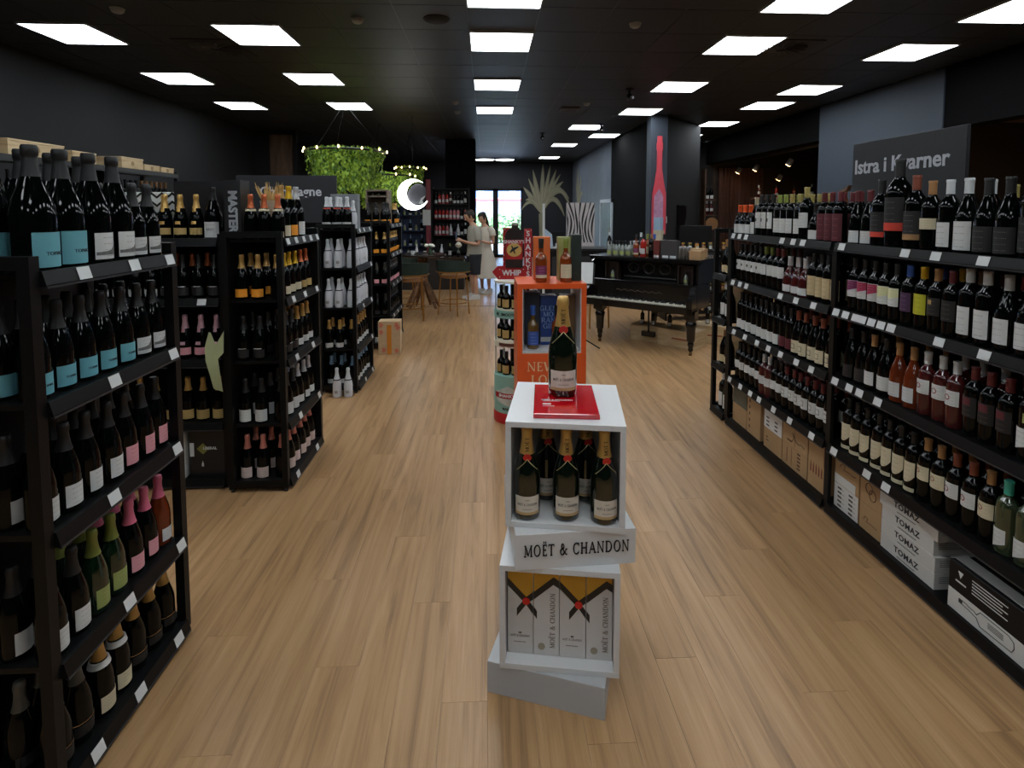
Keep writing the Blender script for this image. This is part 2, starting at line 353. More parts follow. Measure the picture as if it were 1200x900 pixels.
# outside
struct('ground_outside', B(-12, 14, 18.76, 60, -.1, -.02), mat('pale_pavement', (190, 186, 180), .8, scale=1))
def leafball(mb, cx, cy, cz, rx, ry, rz_, n, s, hang=False):
    for _ in range(n):
        while True:
            p = Vector([random.uniform(-1, 1) for _ in range(3)])
            if p.length < 1: break
        c = Vector((cx + p.x * rx, cy + p.y * ry, cz + p.z * rz_))
        u = Vector([random.uniform(-1, 1) for _ in range(3)]).normalized(); v = u.orthogonal().normalized(); k = s * random.uniform(.6, 1.3)
        if hang: u = (u * .5 + Vector((0, 0, -1))).normalized(); v = u.cross(Vector((random.uniform(-1, 1), random.uniform(-1, 1), .1))).normalized()
        mb._add([c - u * k, c + v * k * .5, c + u * k, c - v * k * .5], [(0, 1, 2, 3)])
hb = MB(); hb.nofix = 1; leafball(hb, 1.0, 27, .75, 5, .8, .75, 5000, .12)
hh = thing('hedge', 'low green hedge outside beyond the glass entrance doors', 'hedge')
hb.build('foliage', mat('hedge_leaf', (120, 150, 100), .6), hh)['kind'] = 'stuff'
bb = thing('street_building', 'pale blue glazed facade across the street beyond the doors', 'building')
MB().box(-8, 12, 40, 42, 0, 7).build('wall', mat('pale_facade', (170, 185, 205), .6), bb)
for k in range(8): MB().box(-7 + k * 2.3, -5.2 + k * 2.3, 39.95, 40.05, 2.6, 6).build('window', mat('facade_glass', (90, 130, 180), .2), bb)
MB().box(-8, 12, 38.8, 40, 2.3, 2.45).build('canopy', mat('canopy_red', (180, 60, 60), .5), bb)
# ceiling light panels
def panel_mat():
    m = bpy.data.materials.new('lit_opal_diffuser'); m.use_nodes = True; n = m.node_tree.nodes; l = m.node_tree.links; n.clear()
    o = n.new('ShaderNodeOutputMaterial'); e = n.new('ShaderNodeEmission'); e.inputs[0].default_value = (.90, .96, 1, 1); e.inputs[1].default_value = PANEL
    l.new(e.outputs[0], o.inputs[0]); return m
PM = panel_mat(); fm = mat('white_lamp_frame', (170, 172, 175), .4)
pf = MB().box(0, .6, 0, .012, 0, .02).box(0, .6, .588, .6, 0, .02).box(0, .012, .012, .588, 0, .02).box(.588, .6, .012, .588, 0, .02).mesh('frame', fm)
pd = MB().box(.012, .588, .012, .588, .004, .018).mesh('diffuser', PM)
rows = {'centre': (-.15, (3.9, 5.1, 6.9, 8.7), 'over the middle of the aisle'),
        'r1': (2.25, (3.9, 5.1, 6.9, 8.7), 'in the first row right of the aisle'), 'r2': (4.08, (4.05, 5.25, 7.0, 8.1, 9.9, 11.6), 'in the row nearest the right wall'),
        'l1': (-2.42, (3.4, 5.0, 6.7, 8.45), 'in the row above the champagne racks'), 'l2': (-4.1, (5.05, 6.75, 8.5), 'in the row nearest the left wall'),
        'f': (1.65, (10.4, 13.3, 16.5), 'in the far row before the entrance'), 'g': (2.28, (11.6,), 'beside the plastered wall')}
for k, (x, ys, d) in rows.items():
    for i, y in enumerate(ys):
        t = thing('ceiling_light', 'square white ceiling light %s, %s from the camera' % (d, ordw(i)), 'ceiling light', (x, y, CZ - .022), 0, 'square ceiling lights')
        link('frame', pf, t); link('diffuser', pd, t)
for x, y in [(a, b_) for a in (-2.42, -.15, 2.25) for b_ in (-3, -1.2, .6, 2.1)]:
    t = thing('ceiling_light', 'square white ceiling light over the floor behind the camera', 'ceiling light', (x, y, CZ - .022), 0, 'square ceiling lights behind the camera')
    link('frame', pf, t); link('diffuser', pd, t)
# ================================================================= BOTTLES
DG = mat('dark_bottle_glass', (4, 6, 6), .07, var=.05, spec=.22)
GG = mat('deep_green_glass', (10, 30, 16), .06, var=.05, spec=.6, coat=.5)
ROSE = mat('rose_wine_glass', (66, 22, 22), .06, var=.08, spec=.5, coat=.2)
ORG = mat('orange_wine_glass', (96, 38, 16), .06, var=.08, spec=.5, coat=.2)
CLR = mat('pale_green_glass', (60, 72, 48), .06, var=.08, spec=.6, coat=.5, trans=.3)
AMB = mat('amber_spirit_glass', (140, 62, 22), .06, var=.1, spec=.6, coat=.5, trans=.25)
WG = mat('white_coated_glass', (205, 207, 212), .25, var=.03)
caps = dict(blk=((13, 13, 14), .5), gold=((178, 140, 78), .35), goldf=((200, 160, 90), .3), yel=((214, 170, 30), .35), cop=((190, 98, 56), .35), mar=((96, 34, 38), .4), wht=((196, 200, 202), .4),
            ora=((226, 92, 40), .45), bei=((170, 158, 132), .45), grn=((128, 140, 62), .4), oli=((160, 146, 84), .4), brn=((124, 62, 42), .45), tan=((158, 116, 72), .45), teal=((60, 170, 150), .4), red=((170, 34, 34), .4),
            blu=((44, 84, 160), .4), sil=((186, 188, 192), .25), pnk=((206, 104, 132), .35), ros=((196, 122, 108), .35), pkf=((214, 168, 180), .35), sky=((116, 150, 178), .35), gry=((140, 146, 150), .45), spr=((120, 128, 60), .35), bkg=((70, 68, 62), .3))
def CAP(k): c, r = caps[k]; return mat('foil_' + k, c, r, .35 if k in ('gold', 'goldf', 'yel', 'cop', 'sil', 'ros', 'spr', 'pkf', 'sky') else 0, var=.1, scale=60, bump=.15 if k in ('gold', 'goldf', 'cop', 'ros', 'pkf') else 0)
labs = dict(w=((196, 198, 196), (80, 80, 80)), cy=((96, 160, 172), (30, 60, 70)), cr=((200, 190, 160), (90, 80, 60)), pk=((214, 150, 158), (120, 60, 70)), mr=((86, 30, 40), (160, 90, 90)), dk=((22, 22, 24), (110, 108, 100)),
            gd=((176, 148, 92), (80, 60, 30)), pu=((112, 38, 84), (200, 180, 190)), mg=((150, 36, 70), (220, 190, 190)), ye=((178, 176, 40), (90, 90, 30)), gr=((146, 156, 90), (70, 80, 40)), rd=((196, 60, 44), (150, 40, 30)),
            or_=((224, 146, 40), (150, 80, 20)), tn=((160, 122, 80), (90, 60, 40)), be=((190, 172, 134), (110, 90, 60)), pg=((206, 206, 160), (120, 120, 80)), gy=((150, 150, 148), (60, 60, 60)), bl=((50, 80, 150), (190, 190, 210)), dp=((66, 40, 72), (150, 120, 150)), fp=((206, 184, 176), (150, 110, 100)))
def LAB(k): c, i = labs[k]; return mat('paper_cy', c, .55, var=.03) if k == 'cy' else label_mat('paper_' + k, c, i)
PROF = {  # (glass profile, capsule profile); metres
 'bord': ([(.03, 0), (.0365, .004), (.0375, .012), (.0375, .182), (.036, .196), (.029, .212), (.019, .224), (.0148, .236), (.0142, .25)], [(.0152, .235), (.0148, .27), (.0148, .278), (.0162, .279), (.0162, .288), (.0148, .29)]),
 'burg': ([(.034, 0), (.04, .004), (.0412, .014), (.0412, .13), (.0395, .148), (.033, .172), (.025, .196), (.0175, .218), (.0148, .235), (.0142, .25)], [(.0156, .228), (.0149, .25), (.0148, .278), (.0162, .279), (.0162, .288), (.0148, .29)]),
 'cham': ([(.036, 0), (.0432, .004), (.0445, .014), (.0445, .125), (.043, .145), (.037, .172), (.029, .198), (.0215, .222), (.0175, .245)], [(.0256, .21), (.0215, .224), (.0172, .25), (.0158, .27), (.0176, .278), (.0178, .29), (.0155, .303), (.013, .305)]),
 'mag': ([(.044, 0), (.051, .004), (.0525, .016), (.0525, .14), (.0505, .16), (.043, .192), (.032, .222), (.0228, .25), (.0165, .28)], [(.0232, .252), (.0205, .268), (.0168, .3), (.0166, .306), (.0188, .31), (.019, .33), (.0165, .336)]),
 'tall': ([(.034, 0), (.0395, .004), (.0405, .012), (.0425, .2), (.041, .215), (.03, .232), (.018, .244), (.0155, .255), (.015, .27)], [(.016, .255), (.0155, .3), (.017, .301), (.017, .31), (.015, .311)]),
 'dbl': ([(.043, 0), (.0505, .004), (.052, .014), (.052, .235), (.05, .252), (.038, .277), (.025, .295), (.019, .31), (.018, .33)], [(.0195, .31), (.019, .372), (.0208, .373), (.0208, .385), (.019, .387)]),
 'short': ([(.036, 0), (.043, .004), (.0445, .012), (.0445, .1), (.042, .12), (.03, .148), (.0195, .168), (.0165, .19), (.016, .2)], [(.0175, .185), (.0168, .235), (.0175, .236), (.0175, .245), (.016, .247)]),
 'spir': ([(.034, 0), (.038, .004), (.0385, .012), (.0385, .15), (.035, .168), (.02, .186), (.0155, .2), (.015, .25)], [(.0165, .225), (.017, .262), (.0185, .263), (.0185, .285), (.017, .288)]),
 'flask': ([(.03, 0), (.034, .004), (.035, .01), (.035, .09), (.031, .108), (.02, .12), (.013, .13), (.013, .165)], [(.0145, .15), (.015, .185), (.014, .19)])}
BR = {'bord': .0375, 'burg': .0412, 'cham': .0445, 'mag': .0525, 'tall': .0425, 'dbl': .052, 'short': .0445, 'spir': .0385, 'flask': .035}
NA = {'bord': 'tall shouldered', 'burg': 'sloping', 'cham': 'sparkling', 'mag': 'magnum', 'tall': 'tapered', 'dbl': 'magnum', 'short': 'squat', 'spir': 'spirit', 'flask': 'small'}
K = {}
def kind(key, prof, glass, cap, lab, desc, z0=None, z1=None, ha=62, extra=None, shape=None, s=1.0):
    K[key] = dict(prof=prof, glass=glass, cap=cap, lab=lab, desc=desc, z0=z0, z1=z1, ha=ha, extra=extra or [], shape=shape, s=s * .92)
slant = lambda t, a, b: (a + (b - a) * .38 * max(0, t - .15), b)
shield = lambda t, a, b: (a + (b - a) * .35 * abs(2 * t - 1) ** 2, b)
tri = lambda t, a, b: (a, a + (b - a) * (.25 + .6 * t))
# extra: (part, z0, z1, a0, a1, material key, shape)
kind('cyan_mag', 'mag', DG, 'blk', 'cy', 'large dark bottle with turquoise label', .012, .105, 58, [('T', 'TOMAC', .048, .014, 'ink')], s=1.07)
kind('pic_mag', 'mag', DG, 'blk', 'w', 'dark bottle with grey landscape label', .015, .095, 52, [('hill',)], s=1.07)
kind('pic', 'cham', DG, 'blk', 'w', 'dark bottle with small grey landscape label', .015, .085, 55, [('hill',)], s=.9)
kind('cyan', 'cham', DG, 'blk', 'cy', 'dark sparkling bottle with turquoise label', .015, .085, 55, [('T', 'TOMAC', .045, .011, 'ink')], s=.9)
kind('sketch', 'cham', DG, 'blk', 'w', 'dark sparkling bottle with sketched white label', .018, .085, 55, [('hill',)], s=.9)
kind('whitelow', 'cham', DG, 'blk', 'w', 'dark sparkling bottle with white label', .02, .095, 48, s=.9)
kind('pinklow', 'cham', DG, 'blk', 'pk', 'dark sparkling bottle with pink label', .02, .095, 48, s=.9)
kind('greenfoil', 'cham', GG, 'spr', 'gr', 'green-foiled sparkling bottle with green label', .02, .09, 50, s=.9)
kind('pinkfoil', 'cham', DG, 'pnk', 'pk', 'pink-foiled dark bottle with pink label', .02, .085, 50, s=.9)
kind('orange', 'cham', ORG, 'pnk', 'w', 'orange sparkling wine bottle with pink crown', .02, .075, 45, s=.9)
kind('darkgold', 'cham', DG, 'bkg', 'dk', 'black bottle with faint gold band', .03, .07, 70, [('neck_band', .075, .078, -80, 80, 'tn', None)], s=.9)
kind('collar', 'cham', DG, 'gold', 'cr', 'gold-foiled bottle with white collar', .02, .08, 55, [('C', .185, .205, 'w')], s=.9)
kind('goldfat', 'cham', DG, 'gold', 'dk', 'gold-foiled dark fat sparkling bottle', .03, .065, 60, [('neck_band', .07, .073, -80, 80, 'tn', None)], s=.9)
kind('goldstrip', 'cham', DG, 'goldf', 'gd', 'dark bottle with long gold foil', .03, .075, 70, [('S', .1, .215, 'goldf')], s=.9)
kind('bigwhite', 'mag', DG, 'blk', 'w', 'large dark bottle with square white label', .01, .11, 60, [('T', 'KRSO', .06, .02, 'ink')], s=.95)
kind('copper', 'cham', DG, 'cop', 'cr', 'copper-foiled dark champagne bottle with cream label', .012, .05, 70, [('C', .19, .205, 'cr')], s=.9)
kind('tallgold', 'mag', DG, 'gold', 'cr', 'large champagne bottle with tall gold foil', .012, .08, 60, s=1.0)
kind('tallyel', 'mag', DG, 'yel', 'or_', 'large champagne bottle with yellow foil', .012, .08, 60, s=1.0)
kind('tallsil', 'mag', DG, 'sil', 'w', 'large champagne bottle with silver foil', .012, .1, 60, s=1.0)
kind('yelcap', 'cham', DG, 'yel', 'cr', 'yellow-foiled dark sparkling bottle', .015, .07, 60, s=.9)
kind('yelgold', 'cham', DG, 'gold', 'or_', 'gold-foiled sparkling bottle with yellow label', .015, .07, 65, s=.9)
kind('copgold', 'cham', DG, 'cop', 'gd', 'copper-foiled bottle with tan label', .015, .07, 60, s=.9)
kind('darkplain', 'cham', DG, 'blk', 'dk', 'plain black sparkling bottle', .02, .075, 60, [('neck_band', .08, .084, -35, 35, 'w', None)], s=.9)
kind('darkw', 'cham', DG, 'blk', 'w', 'black sparkling bottle with large white label', .012, .095, 65, s=.9)
kind('goldw', 'cham', DG, 'gold', 'w', 'gold-foiled dark bottle with white label', .015, .065, 65, s=.9)
kind('silw', 'cham', DG, 'sil', 'w', 'silver-foiled dark bottle with white label', .015, .07, 60, s=.9)
kind('rosef', 'cham', DG, 'ros', 'fp', 'rose-foiled dark bottle with pale pink label', .012, .085, 60, s=.9)
kind('pkstrip', 'cham', DG, 'pkf', 'pk', 'dark bottle with long pink foil', .03, .08, 70, [('S', .1, .215, 'pkf')], s=.9)
kind('goldoval', 'cham', DG, 'gold', 'gd', 'gold-necked dark bottle with gold oval label', .015, .08, 75, s=.9)
kind('white', 'cham', WG, 'wht', 'gy', 'all-white sparkling wine bottle', .045, .075, 22, [('C', .178, .188, 'dk')], s=.9)
kind('whitecap', 'cham', DG, 'wht', 'w', 'white-foiled dark champagne bottle', .012, .065, 65, [('C', .19, .2, 'rd')])
kind('bluefoil', 'cham', DG, 'sky', 'w', 'pale-blue-foiled dark bottle with white label', .012, .06, 60, s=.9)
kind('orlab', 'cham', DG, 'goldf', 'or_', 'gold-foiled dark champagne bottle with orange label', .015, .07, 60, s=.9)
kind('orlabk', 'cham', DG, 'blk', 'or_', 'dark champagne bottle with orange label', .015, .07, 50, s=.9)
kind('pklab', 'cham', DG, 'bkg', 'pk', 'dark champagne bottle with pink label', .015, .07, 50, s=.9)
# still wines, right-hand racks
kind('ora_w', 'short', DG, 'ora', 'w', 'orange-capped dark wine bottle with white label', .01, .085, 60, s=.92)
kind('bei_w', 'burg', DG, 'bei', 'w', 'beige-capped dark wine bottle', .01, .1, 45, s=.97)
kind('tallw', 'tall', DG, 'blk', 'w', 'black-capped bottle with tall white label', .06, .18, 55, [('emblem', .11, .135, -12, 12, 'dk', None)], s=.95)
kind('grn_w', 'bord', DG, 'grn', 'w', 'green-capped wine bottle with white label', .035, .13, 60)
kind('oli_w', 'bord', DG, 'oli', 'w', 'olive-capped wine bottle with white label', .035, .13, 60)
kind('bigw', 'dbl', DG, 'oli', 'w', 'large bottle with big square white label', .09, .2, 68, s=.85)
kind('fatw', 'short', DG, 'blk', 'w', 'black-capped squat bottle with low white label', .01, .07, 62, s=.92)
kind('mar_m', 'bord', DG, 'mar', 'mr', 'maroon-capped bottle with long maroon label', .01, .165, 68)
kind('mar_w', 'burg', DG, 'mar', 'w', 'maroon-capped dark bottle with low white label', .01, .075, 62)
kind('redband', 'dbl', DG, 'blk', 'rd', 'large black bottle with orange-red band', .055, .085, 75, [('upper_label', .085, .2, -75, 75, 'dk', None)], s=.88)
kind('redmag', 'dbl', DG, 'blk', 'rd', 'biggest black magnum with orange-red band', .075, .11, 75, [('upper_label', .11, .22, -75, 75, 'dk', None)], s=1.12)
kind('tanband', 'dbl', DG, 'brn', 'tn', 'large black bottle with tan band', .05, .08, 75, [('upper_label', .08, .2, -75, 75, 'dk', None)], s=.9)
kind('tan_cr', 'dbl', DG, 'tan', 'cr', 'tan-capped large bottle with cream label', .12, .18, 70, s=.82)
kind('whtL', 'dbl', DG, 'wht', 'w', 'white-capped large bottle with tall white label', .03, .16, 52, s=.82)
kind('whtB', 'burg', DG, 'wht', 'w', 'white-capped sloping bottle with white label', .015, .125, 58, s=1.1)
kind('blkB', 'burg', DG, 'blk', 'dk', 'black sloping bottle with black label', .015, .11, 70, s=1.08)
kind('blkD', 'dbl', DG, 'bkg', 'dk', 'large black bottle with black label', .03, .18, 75, s=.88)
kind('emb', 'bord', DG, 'blk', 'w', 'black-capped bottle with white emblem label', .09, .165, 62, [('emblem', .12, .14, -14, 14, 'dk', None)])
kind('grnE', 'bord', DG, 'grn', 'w', 'green-capped bottle with high white label', .09, .165, 62)
kind('marE', 'bord', DG, 'mar', 'w', 'maroon-capped bottle with high white label', .09, .165, 62)
kind('rosS', 'short', ROSE, 'sil', 'w', 'silver-capped squat rose wine bottle', .015, .06, 60)
kind('blk_cr', 'bord', DG, 'blk', 'be', 'black-capped bottle with tall cream label', .03, .15, 62)
kind('loww', 'bord', DG, 'blk', 'w', 'black-capped bottle with low white label', .015, .085, 62)
kind('dkl', 'bord', DG, 'blk', 'mr', 'black-capped bottle with dark red label', .02, .09, 62)
kind('sq', 'burg', DG, 'brn', 'cr', 'brown-capped sloping bottle with squared cream label', .02, .1, 62, [('F', .06, .03)])
kind('midw', 'bord', DG, 'blk', 'w', 'black-capped bottle with middle white label', .09, .15, 62)
kind('wcr', 'bord', ROSE, 'wht', 'w', 'white-capped rose wine bottle', .08, .14, 60)
kind('msq', 'bord', DG, 'mar', 'w', 'maroon-capped bottle with black-squared white label', .085, .155, 62, [('F', .12, .03)])
kind('puW', 'bord', DG, 'blk', 'w', 'black-capped bottle with purple and white label', .08, .17, 62, [('upper_label', .108, .168, -62, 62, 'pu', slant)])
kind('mgW', 'bord', DG, 'blk', 'w', 'black-capped bottle with crimson and white label', .08, .17, 62, [('upper_label', .108, .168, -62, 62, 'mg', slant)])
kind('pgW', 'bord', DG, 'blk', 'w', 'black-capped bottle with pale green-white label', .08, .17, 62, [('upper_label', .108, .168, -62, 62, 'pg', slant)])
kind('bluC', 'bord', DG, 'blu', 'dp', 'blue-capped bottle with dark purple label', .07, .16, 62)
kind('yelC', 'bord', DG, 'yel', 'ye', 'yellow-capped bottle with lime label', .07, .165, 62)
kind('tanD', 'bord', DG, 'tan', 'dk', 'tan-capped bottle with black label', .08, .16, 62, [('emblem', .13, .15, -14, 14, 'gd', None)])
kind('marD', 'bord', DG, 'mar', 'dk', 'maroon-capped bottle with dark label', .07, .16, 62)
kind('wLong', 'bord', DG, 'wht', 'w', 'white-capped bottle with tall white label', .03, .14, 50, s=1.06)
kind('wBurg', 'burg', DG, 'wht', 'w', 'white-capped sloping bottle with square label', .03, .125, 52, s=1.04)
kind('oraB', 'burg', DG, 'tan', 'w', 'tan-capped sloping bottle', .03, .1, 58)
kind('blkW', 'burg', DG, 'blk', 'w', 'black-capped sloping bottle with white label', .03, .1, 58)
kind('orR', 'burg', ORG, 'tan', 'w', 'tan-capped amber wine bottle with white label', .03, .1, 52)
kind('wRos', 'bord', ROSE, 'wht', 'w', 'white-capped rose wine bottle with ring label', .1, .165, 60, [('R', .135, .012)])
kind('mMar', 'bord', DG, 'mar', 'dk', 'maroon-capped black bottle with red-black label', .08, .165, 62, [('upper_label', .13, .16, -30, 30, 'mr', None)])
kind('brnW', 'bord', DG, 'brn', 'w', 'brown-capped bottle with green seal', .04, .12, 55, [('seal', .14, .175, 5, 50, 'gr', None)], slant, s=1.06)
kind('shld', 'bord', DG, 'blk', 'cr', 'black-capped bottle with cream shield label', .05, .15, 62, [('foot_band', .008, .028, -62, 62, 'cr', None)], shield)
kind('tanC', 'bord', DG, 'tan', 'cr', 'tan-capped bottle with cream label', .1, .165, 62, [('R', .14, .01)])
kind('brnR', 'bord', DG, 'brn', 'w', 'brown-capped bottle with red-ringed white label', .1, .165, 62, [('R', .135, .012)])
kind('teal', 'bord', CLR, 'teal', 'w', 'teal-capped white wine bottle', .02, .1, 45, shape=slant)
kind('redc', 'bord', DG, 'red', 'w', 'red-capped dark bottle with white label', .02, .1, 50, shape=slant)
kind('dkB', 'burg', DG, 'blk', 'dk', 'black-capped dark sloping bottle', .02, .09, 62)
kind('tanW', 'burg', DG, 'tan', 'be', 'tan-capped dark bottle with tan label', .02, .08, 60)
kind('cogn', 'spir', AMB, 'blk', 'pu', 'amber whisky bottle', .03, .11, 65, [('foot_band', .03, .05, -65, 65, 'cr', None)])
kind('cogn2', 'spir', AMB, 'grn', 'cr', 'amber whisky bottle with cream label', .03, .12, 65)
kind('whbl', 'spir', mat('whisky_glass', (88, 62, 20), .06, spec=.6, coat=.5), 'blu', 'bl', 'whisky bottle with blue cap and label', .03, .12, 65)
kind('liq', 'flask', DG, 'blk', 'gd', 'small black liqueur bottle with tan label', .015, .08, 65)
kind('clr', 'short', mat('clear_spirit_glass', (150, 156, 150), .08, trans=.3, coat=.4), 'blk', 'gr', 'squat clear spirit bottle with green label', .02, .08, 50, s=.8)
kind('rosL', 'bord', mat('pink_wine_glass', (190, 110, 116), .06, coat=.5), 'blk', 'w', 'pink wine bottle', .04, .11, 55)
kind('redL', 'bord', mat('red_drink_glass', (160, 40, 34), .06, coat=.5), 'blk', 'w', 'red aperitif bottle', .04, .11, 55)
INK = mat('print_ink', (30, 36, 40), .6)
_bm = {}
def kparts(key, lo=False):
    if (key, lo) in _bm: return _bm[key, lo]
    k = K[key]; s = k['s']; gp, cp = PROF[k['prof']]; n = 10 if lo else 20; R = BR[k['prof']] * s
    S = lambda p: [(r * s, z * s) for r, z in p]
    out = [('glass_body', MB().lathe(S(gp), n).mesh('glass_body', k['glass']), None), ('capsule', MB().lathe(S(cp), n).mesh('capsule', CAP(k['cap'])), None)]
    def prad(z):
        z /= s
        for (a, za), (b_, zb) in zip(gp, gp[1:]):
            if za <= z <= zb: return (a + (b_ - a) * (z - za) / max(zb - za, 1e-6)) * s
        return gp[-1][0] * s
    if k['z0'] is not None:
        m = MB(); m.nofix = 1; m.patch(R, k['z0'] * s, k['z1'] * s, -k['ha'], k['ha'], 5 if lo else 10, k['shape'])
        lab = m.mesh('label', LAB(k['lab'])); out.append(('label', lab, None))
    if not lo:
        for e in k['extra']:
            m = MB(); m.nofix = 1
            if e[0] == 'T': add_text(m, e[1], e[3] * s, 0, 0, e[2] * s, bend=R); out.append(('lettering', m.mesh('lettering', INK), 'label'))
            elif e[0] == 'hill':
                a = k['ha'] - 3; z0 = k['z0'] * s
                m.patch(R, z0 + .012, z0 + .06, -a, a, 8, lambda t, lo_, hi: (lo_, lo_ + (hi - lo_) * (.2 + 1.1 * max(0, t - .3 + .1 * math.sin(t * 9)) - 2.2 * max(0, t - .85))), .0016)
                out.append(('printed_scene', m.mesh('printed_scene', mat('grey_print', (96, 96, 94), .6, var=.5, scale=90)), 'label'))
            elif e[0] == 'C': m.nofix = 0; m.lathe([(prad(e[1] * s) + .0035, e[1] * s), (prad(e[2] * s) + .0045, e[2] * s)], n); out.append(('collar', m.mesh('collar', LAB(e[3])), None))
            elif e[0] == 'S': m.patch(prad, e[1] * s, e[2] * s, -22, 22, 4, None, .003); out.append(('foil_strip', m.mesh('foil_strip', CAP(e[3])), None))
            elif e[0] == 'F':
                z = e[1] * s; h = e[2] / 2
                for q in ((z - h, z - h + .003, -24, 24), (z + h - .003, z + h, -24, 24), (z - h, z + h, -24, -20), (z - h, z + h, 20, 24)): m.patch(R, *q, 3, None, .0016)
                out.append(('printed_frame', m.mesh('printed_frame', mat('brown_ink', (60, 44, 34), .6)), 'label'))
            elif e[0] == 'R':
                for i in range(12):
                    a = i * PI / 6; c_, s_ = math.cos(a), math.sin(a); c2, s2 = math.cos(a + PI / 6), math.sin(a + PI / 6); vs = []
                    for cc, ss, rr in ((c_, s_, 1), (c2, s2, 1), (c2, s2, .68), (c_, s_, .68)):
                        th = cc * rr * e[2] / R - PI / 2 - .15; vs.append(((R + .0017) * math.cos(th), (R + .0017) * math.sin(th), e[1] * s + ss * rr * e[2]))
                    m._add(vs, [(0, 1, 2, 3)])
                out.append(('printed_ring', m.mesh('printed_ring', mat('red_ink', (130, 50, 46), .6)), 'label'))
            else: m.patch(R, e[1] * s, e[2] * s, e[3], e[4], 6, e[6], .0016); out.append((e[0], m.mesh(e[0], LAB(e[5])), 'label'))
    _bm[key, lo] = out; return out
cnt = {}
POOL = {}
def bottle(key, loc, rz, where, group, lo=False, name=None):
    """an individual bottle with its own parts; the hidden rows behind go to one pooled object per sort"""
    k = K[key]; sp = k['prof'] in ('cham', 'mag')
    if lo == 'pool':
        mb, ms = POOL.setdefault('champagne_bottle' if sp else 'wine_bottle', (MB(), []))
        mb.T = Matrix.Translation(loc) @ Matrix.Rotation(rz, 4, 'Z')
        for nm, me, par in kparts(key, True):
            m_ = me.materials[0]
            if m_ not in ms: ms.append(m_)
            mb.m = ms.index(m_); mb._add([v.co for v in me.vertices], [tuple(p.vertices) for p in me.polygons], True)
        mb.T = None; return
    name = name or ('champagne_bottle' if sp else 'wine_bottle')
    t = thing(name or 'wine_bottle', '%s, %s' % (k['desc'], where), 'bottle', loc, rz, group)
    lab = None
    for nm, me, par in kparts(key, lo):
        o = link(nm, me, lab if par else t)
        if nm == 'label': lab = o
    return t
class Rack:
    """front faces local -y; x runs to the viewer's right"""
    def __init__(s, name, label, loc, rz, L, D, levels, top, key, ends=True, back=False, tagp=(), pw=.032, endp=False):
        s.t = thing('bottle_rack', label, 'shelving', loc, rz); s.loc = Vector(loc); s.rz = rz; s.L = L; s.D = D; s.levels = levels; s.key = key
        s.M = Matrix.Translation(s.loc) @ Matrix.Rotation(rz, 4, 'Z')
        for x in (0, L - pw):
            for y in (0, D - pw): MB().box(x, x + pw, y, y + pw, .02, top, 0).build('post', RACK, s.t)
            if ends:
                MB().box(x, x + pw, pw, D - pw, top - .035, top).build('end_rail', RACK, s.t); MB().box(x, x + pw, pw, D - pw, .03, .07).build('end_rail', RACK, s.t)
        for x in (.016, L - .016):
            for y in (.016, D - .016): MB().lathe([(.012, 0), (.012, .02)], 8, x, y).build('foot', RACKG, s.t)
        for li, z in enumerate(levels):
            sh = MB().box(pw if ends else 0, L - (pw if ends else 0), .004, D - .004, z - .016, z).build('shelf', RACK, s.t)
            MB().prism([(-.006, z + .006), (.004, z + .006), (.004, z - .034), (-.016, z - .034), (-.016, z - .03)], .002 + pw * .9, L - .002 - pw * .9, 'x').build('price_rail', RACK, sh)
            MB().box(pw, L - pw, -.018, -.008, z - .039, z - .034).build('rail_edge', RACKG, sh)
            tp = tagp[li] if li < len(tagp) else ()
            for x in tp:
                xx = x * L if x <= 1 else x
                MB().prism([(-.0085, z + .004), (-.0185, z - .03), (-.0175, z - .03), (-.0075, z + .004)], xx - .024, xx + .024, 'x').build('price_tag', TAG, sh)
        if endp: MB().box(L - .012, L - .004, pw, D - pw, .07, top - .035).build('end_panel', BLK, s.t)
        if back: MB().box(pw, L - pw, D - .012, D - .004, .06, levels[-1]).build('back_panel', BLK, s.t)
    def P(s, x, y, z): return tuple(s.M @ Vector((x, y, z)))
    def run(s, li, spec, unit, x0=None, x1=None, y=.062, row='', rz=0, face='', lo=False, dz=0, from_='left'):
        items = []
        for q in spec.split():
            k, _, n = q.partition('*'); items += [k] * int(n or 1)
        x0 = .04 if x0 is None else x0; x1 = s.L - .04 if x1 is None else x1
        ws = [0 if k == '-' else 2 * BR[K[k]['prof']] * K[k]['s'] for k in items]; ws = [w_ or .07 for w_ in ws]
        if sum(ws) > x1 - x0: print('TIGHT', unit, li, round(sum(ws) - x1 + x0, 3), row)
        gap = (x1 - x0 - sum(ws)) / max(len(items), 1); x = x0 + gap / 2
        shelf = {0: 'bottom', 1: 'fourth', 2: 'third', 3: 'second', 4: 'top'}[li]
        for i, (k, w_) in enumerate(zip(items, ws)):
            cx = x + w_ / 2; x += w_ + gap
            if k == '-': continue
            where = '%s from left, %s shelf, %s' % (ordw(i), shelf, unit)
            bottle(k, s.P(cx, y + random.uniform(-.004, .004), s.levels[li] + dz + .0005), s.rz + rz + random.uniform(-.12, .12), where, 'bottles on the %s shelf of the %s' % (shelf, unit), lo)
LV = [.055, .385, .75, 1.10, 1.44]; LVR = [.05, .375, .74, 1.095, 1.432]
tg = lambda n, a=.06, b_=.94: tuple(a + (b_ - a) * i / (n - 1) for i in range(n))
R1 = Rack('r1', 'long black metal wine rack along the right side, farther bay', (1.8, 3.92, 0), -PI / 2, 1.2, .4, LVR, 1.43, 'r1', False, True, pw=.018, tagp=[(), (.06, .2, .32, .42, .57, .72, .9), (.1, .24, .38, .5, .62, .76, .88), (.07, .16, .24, .6, .74, .88), (.06, .14, .22, .6, .7, .78)])
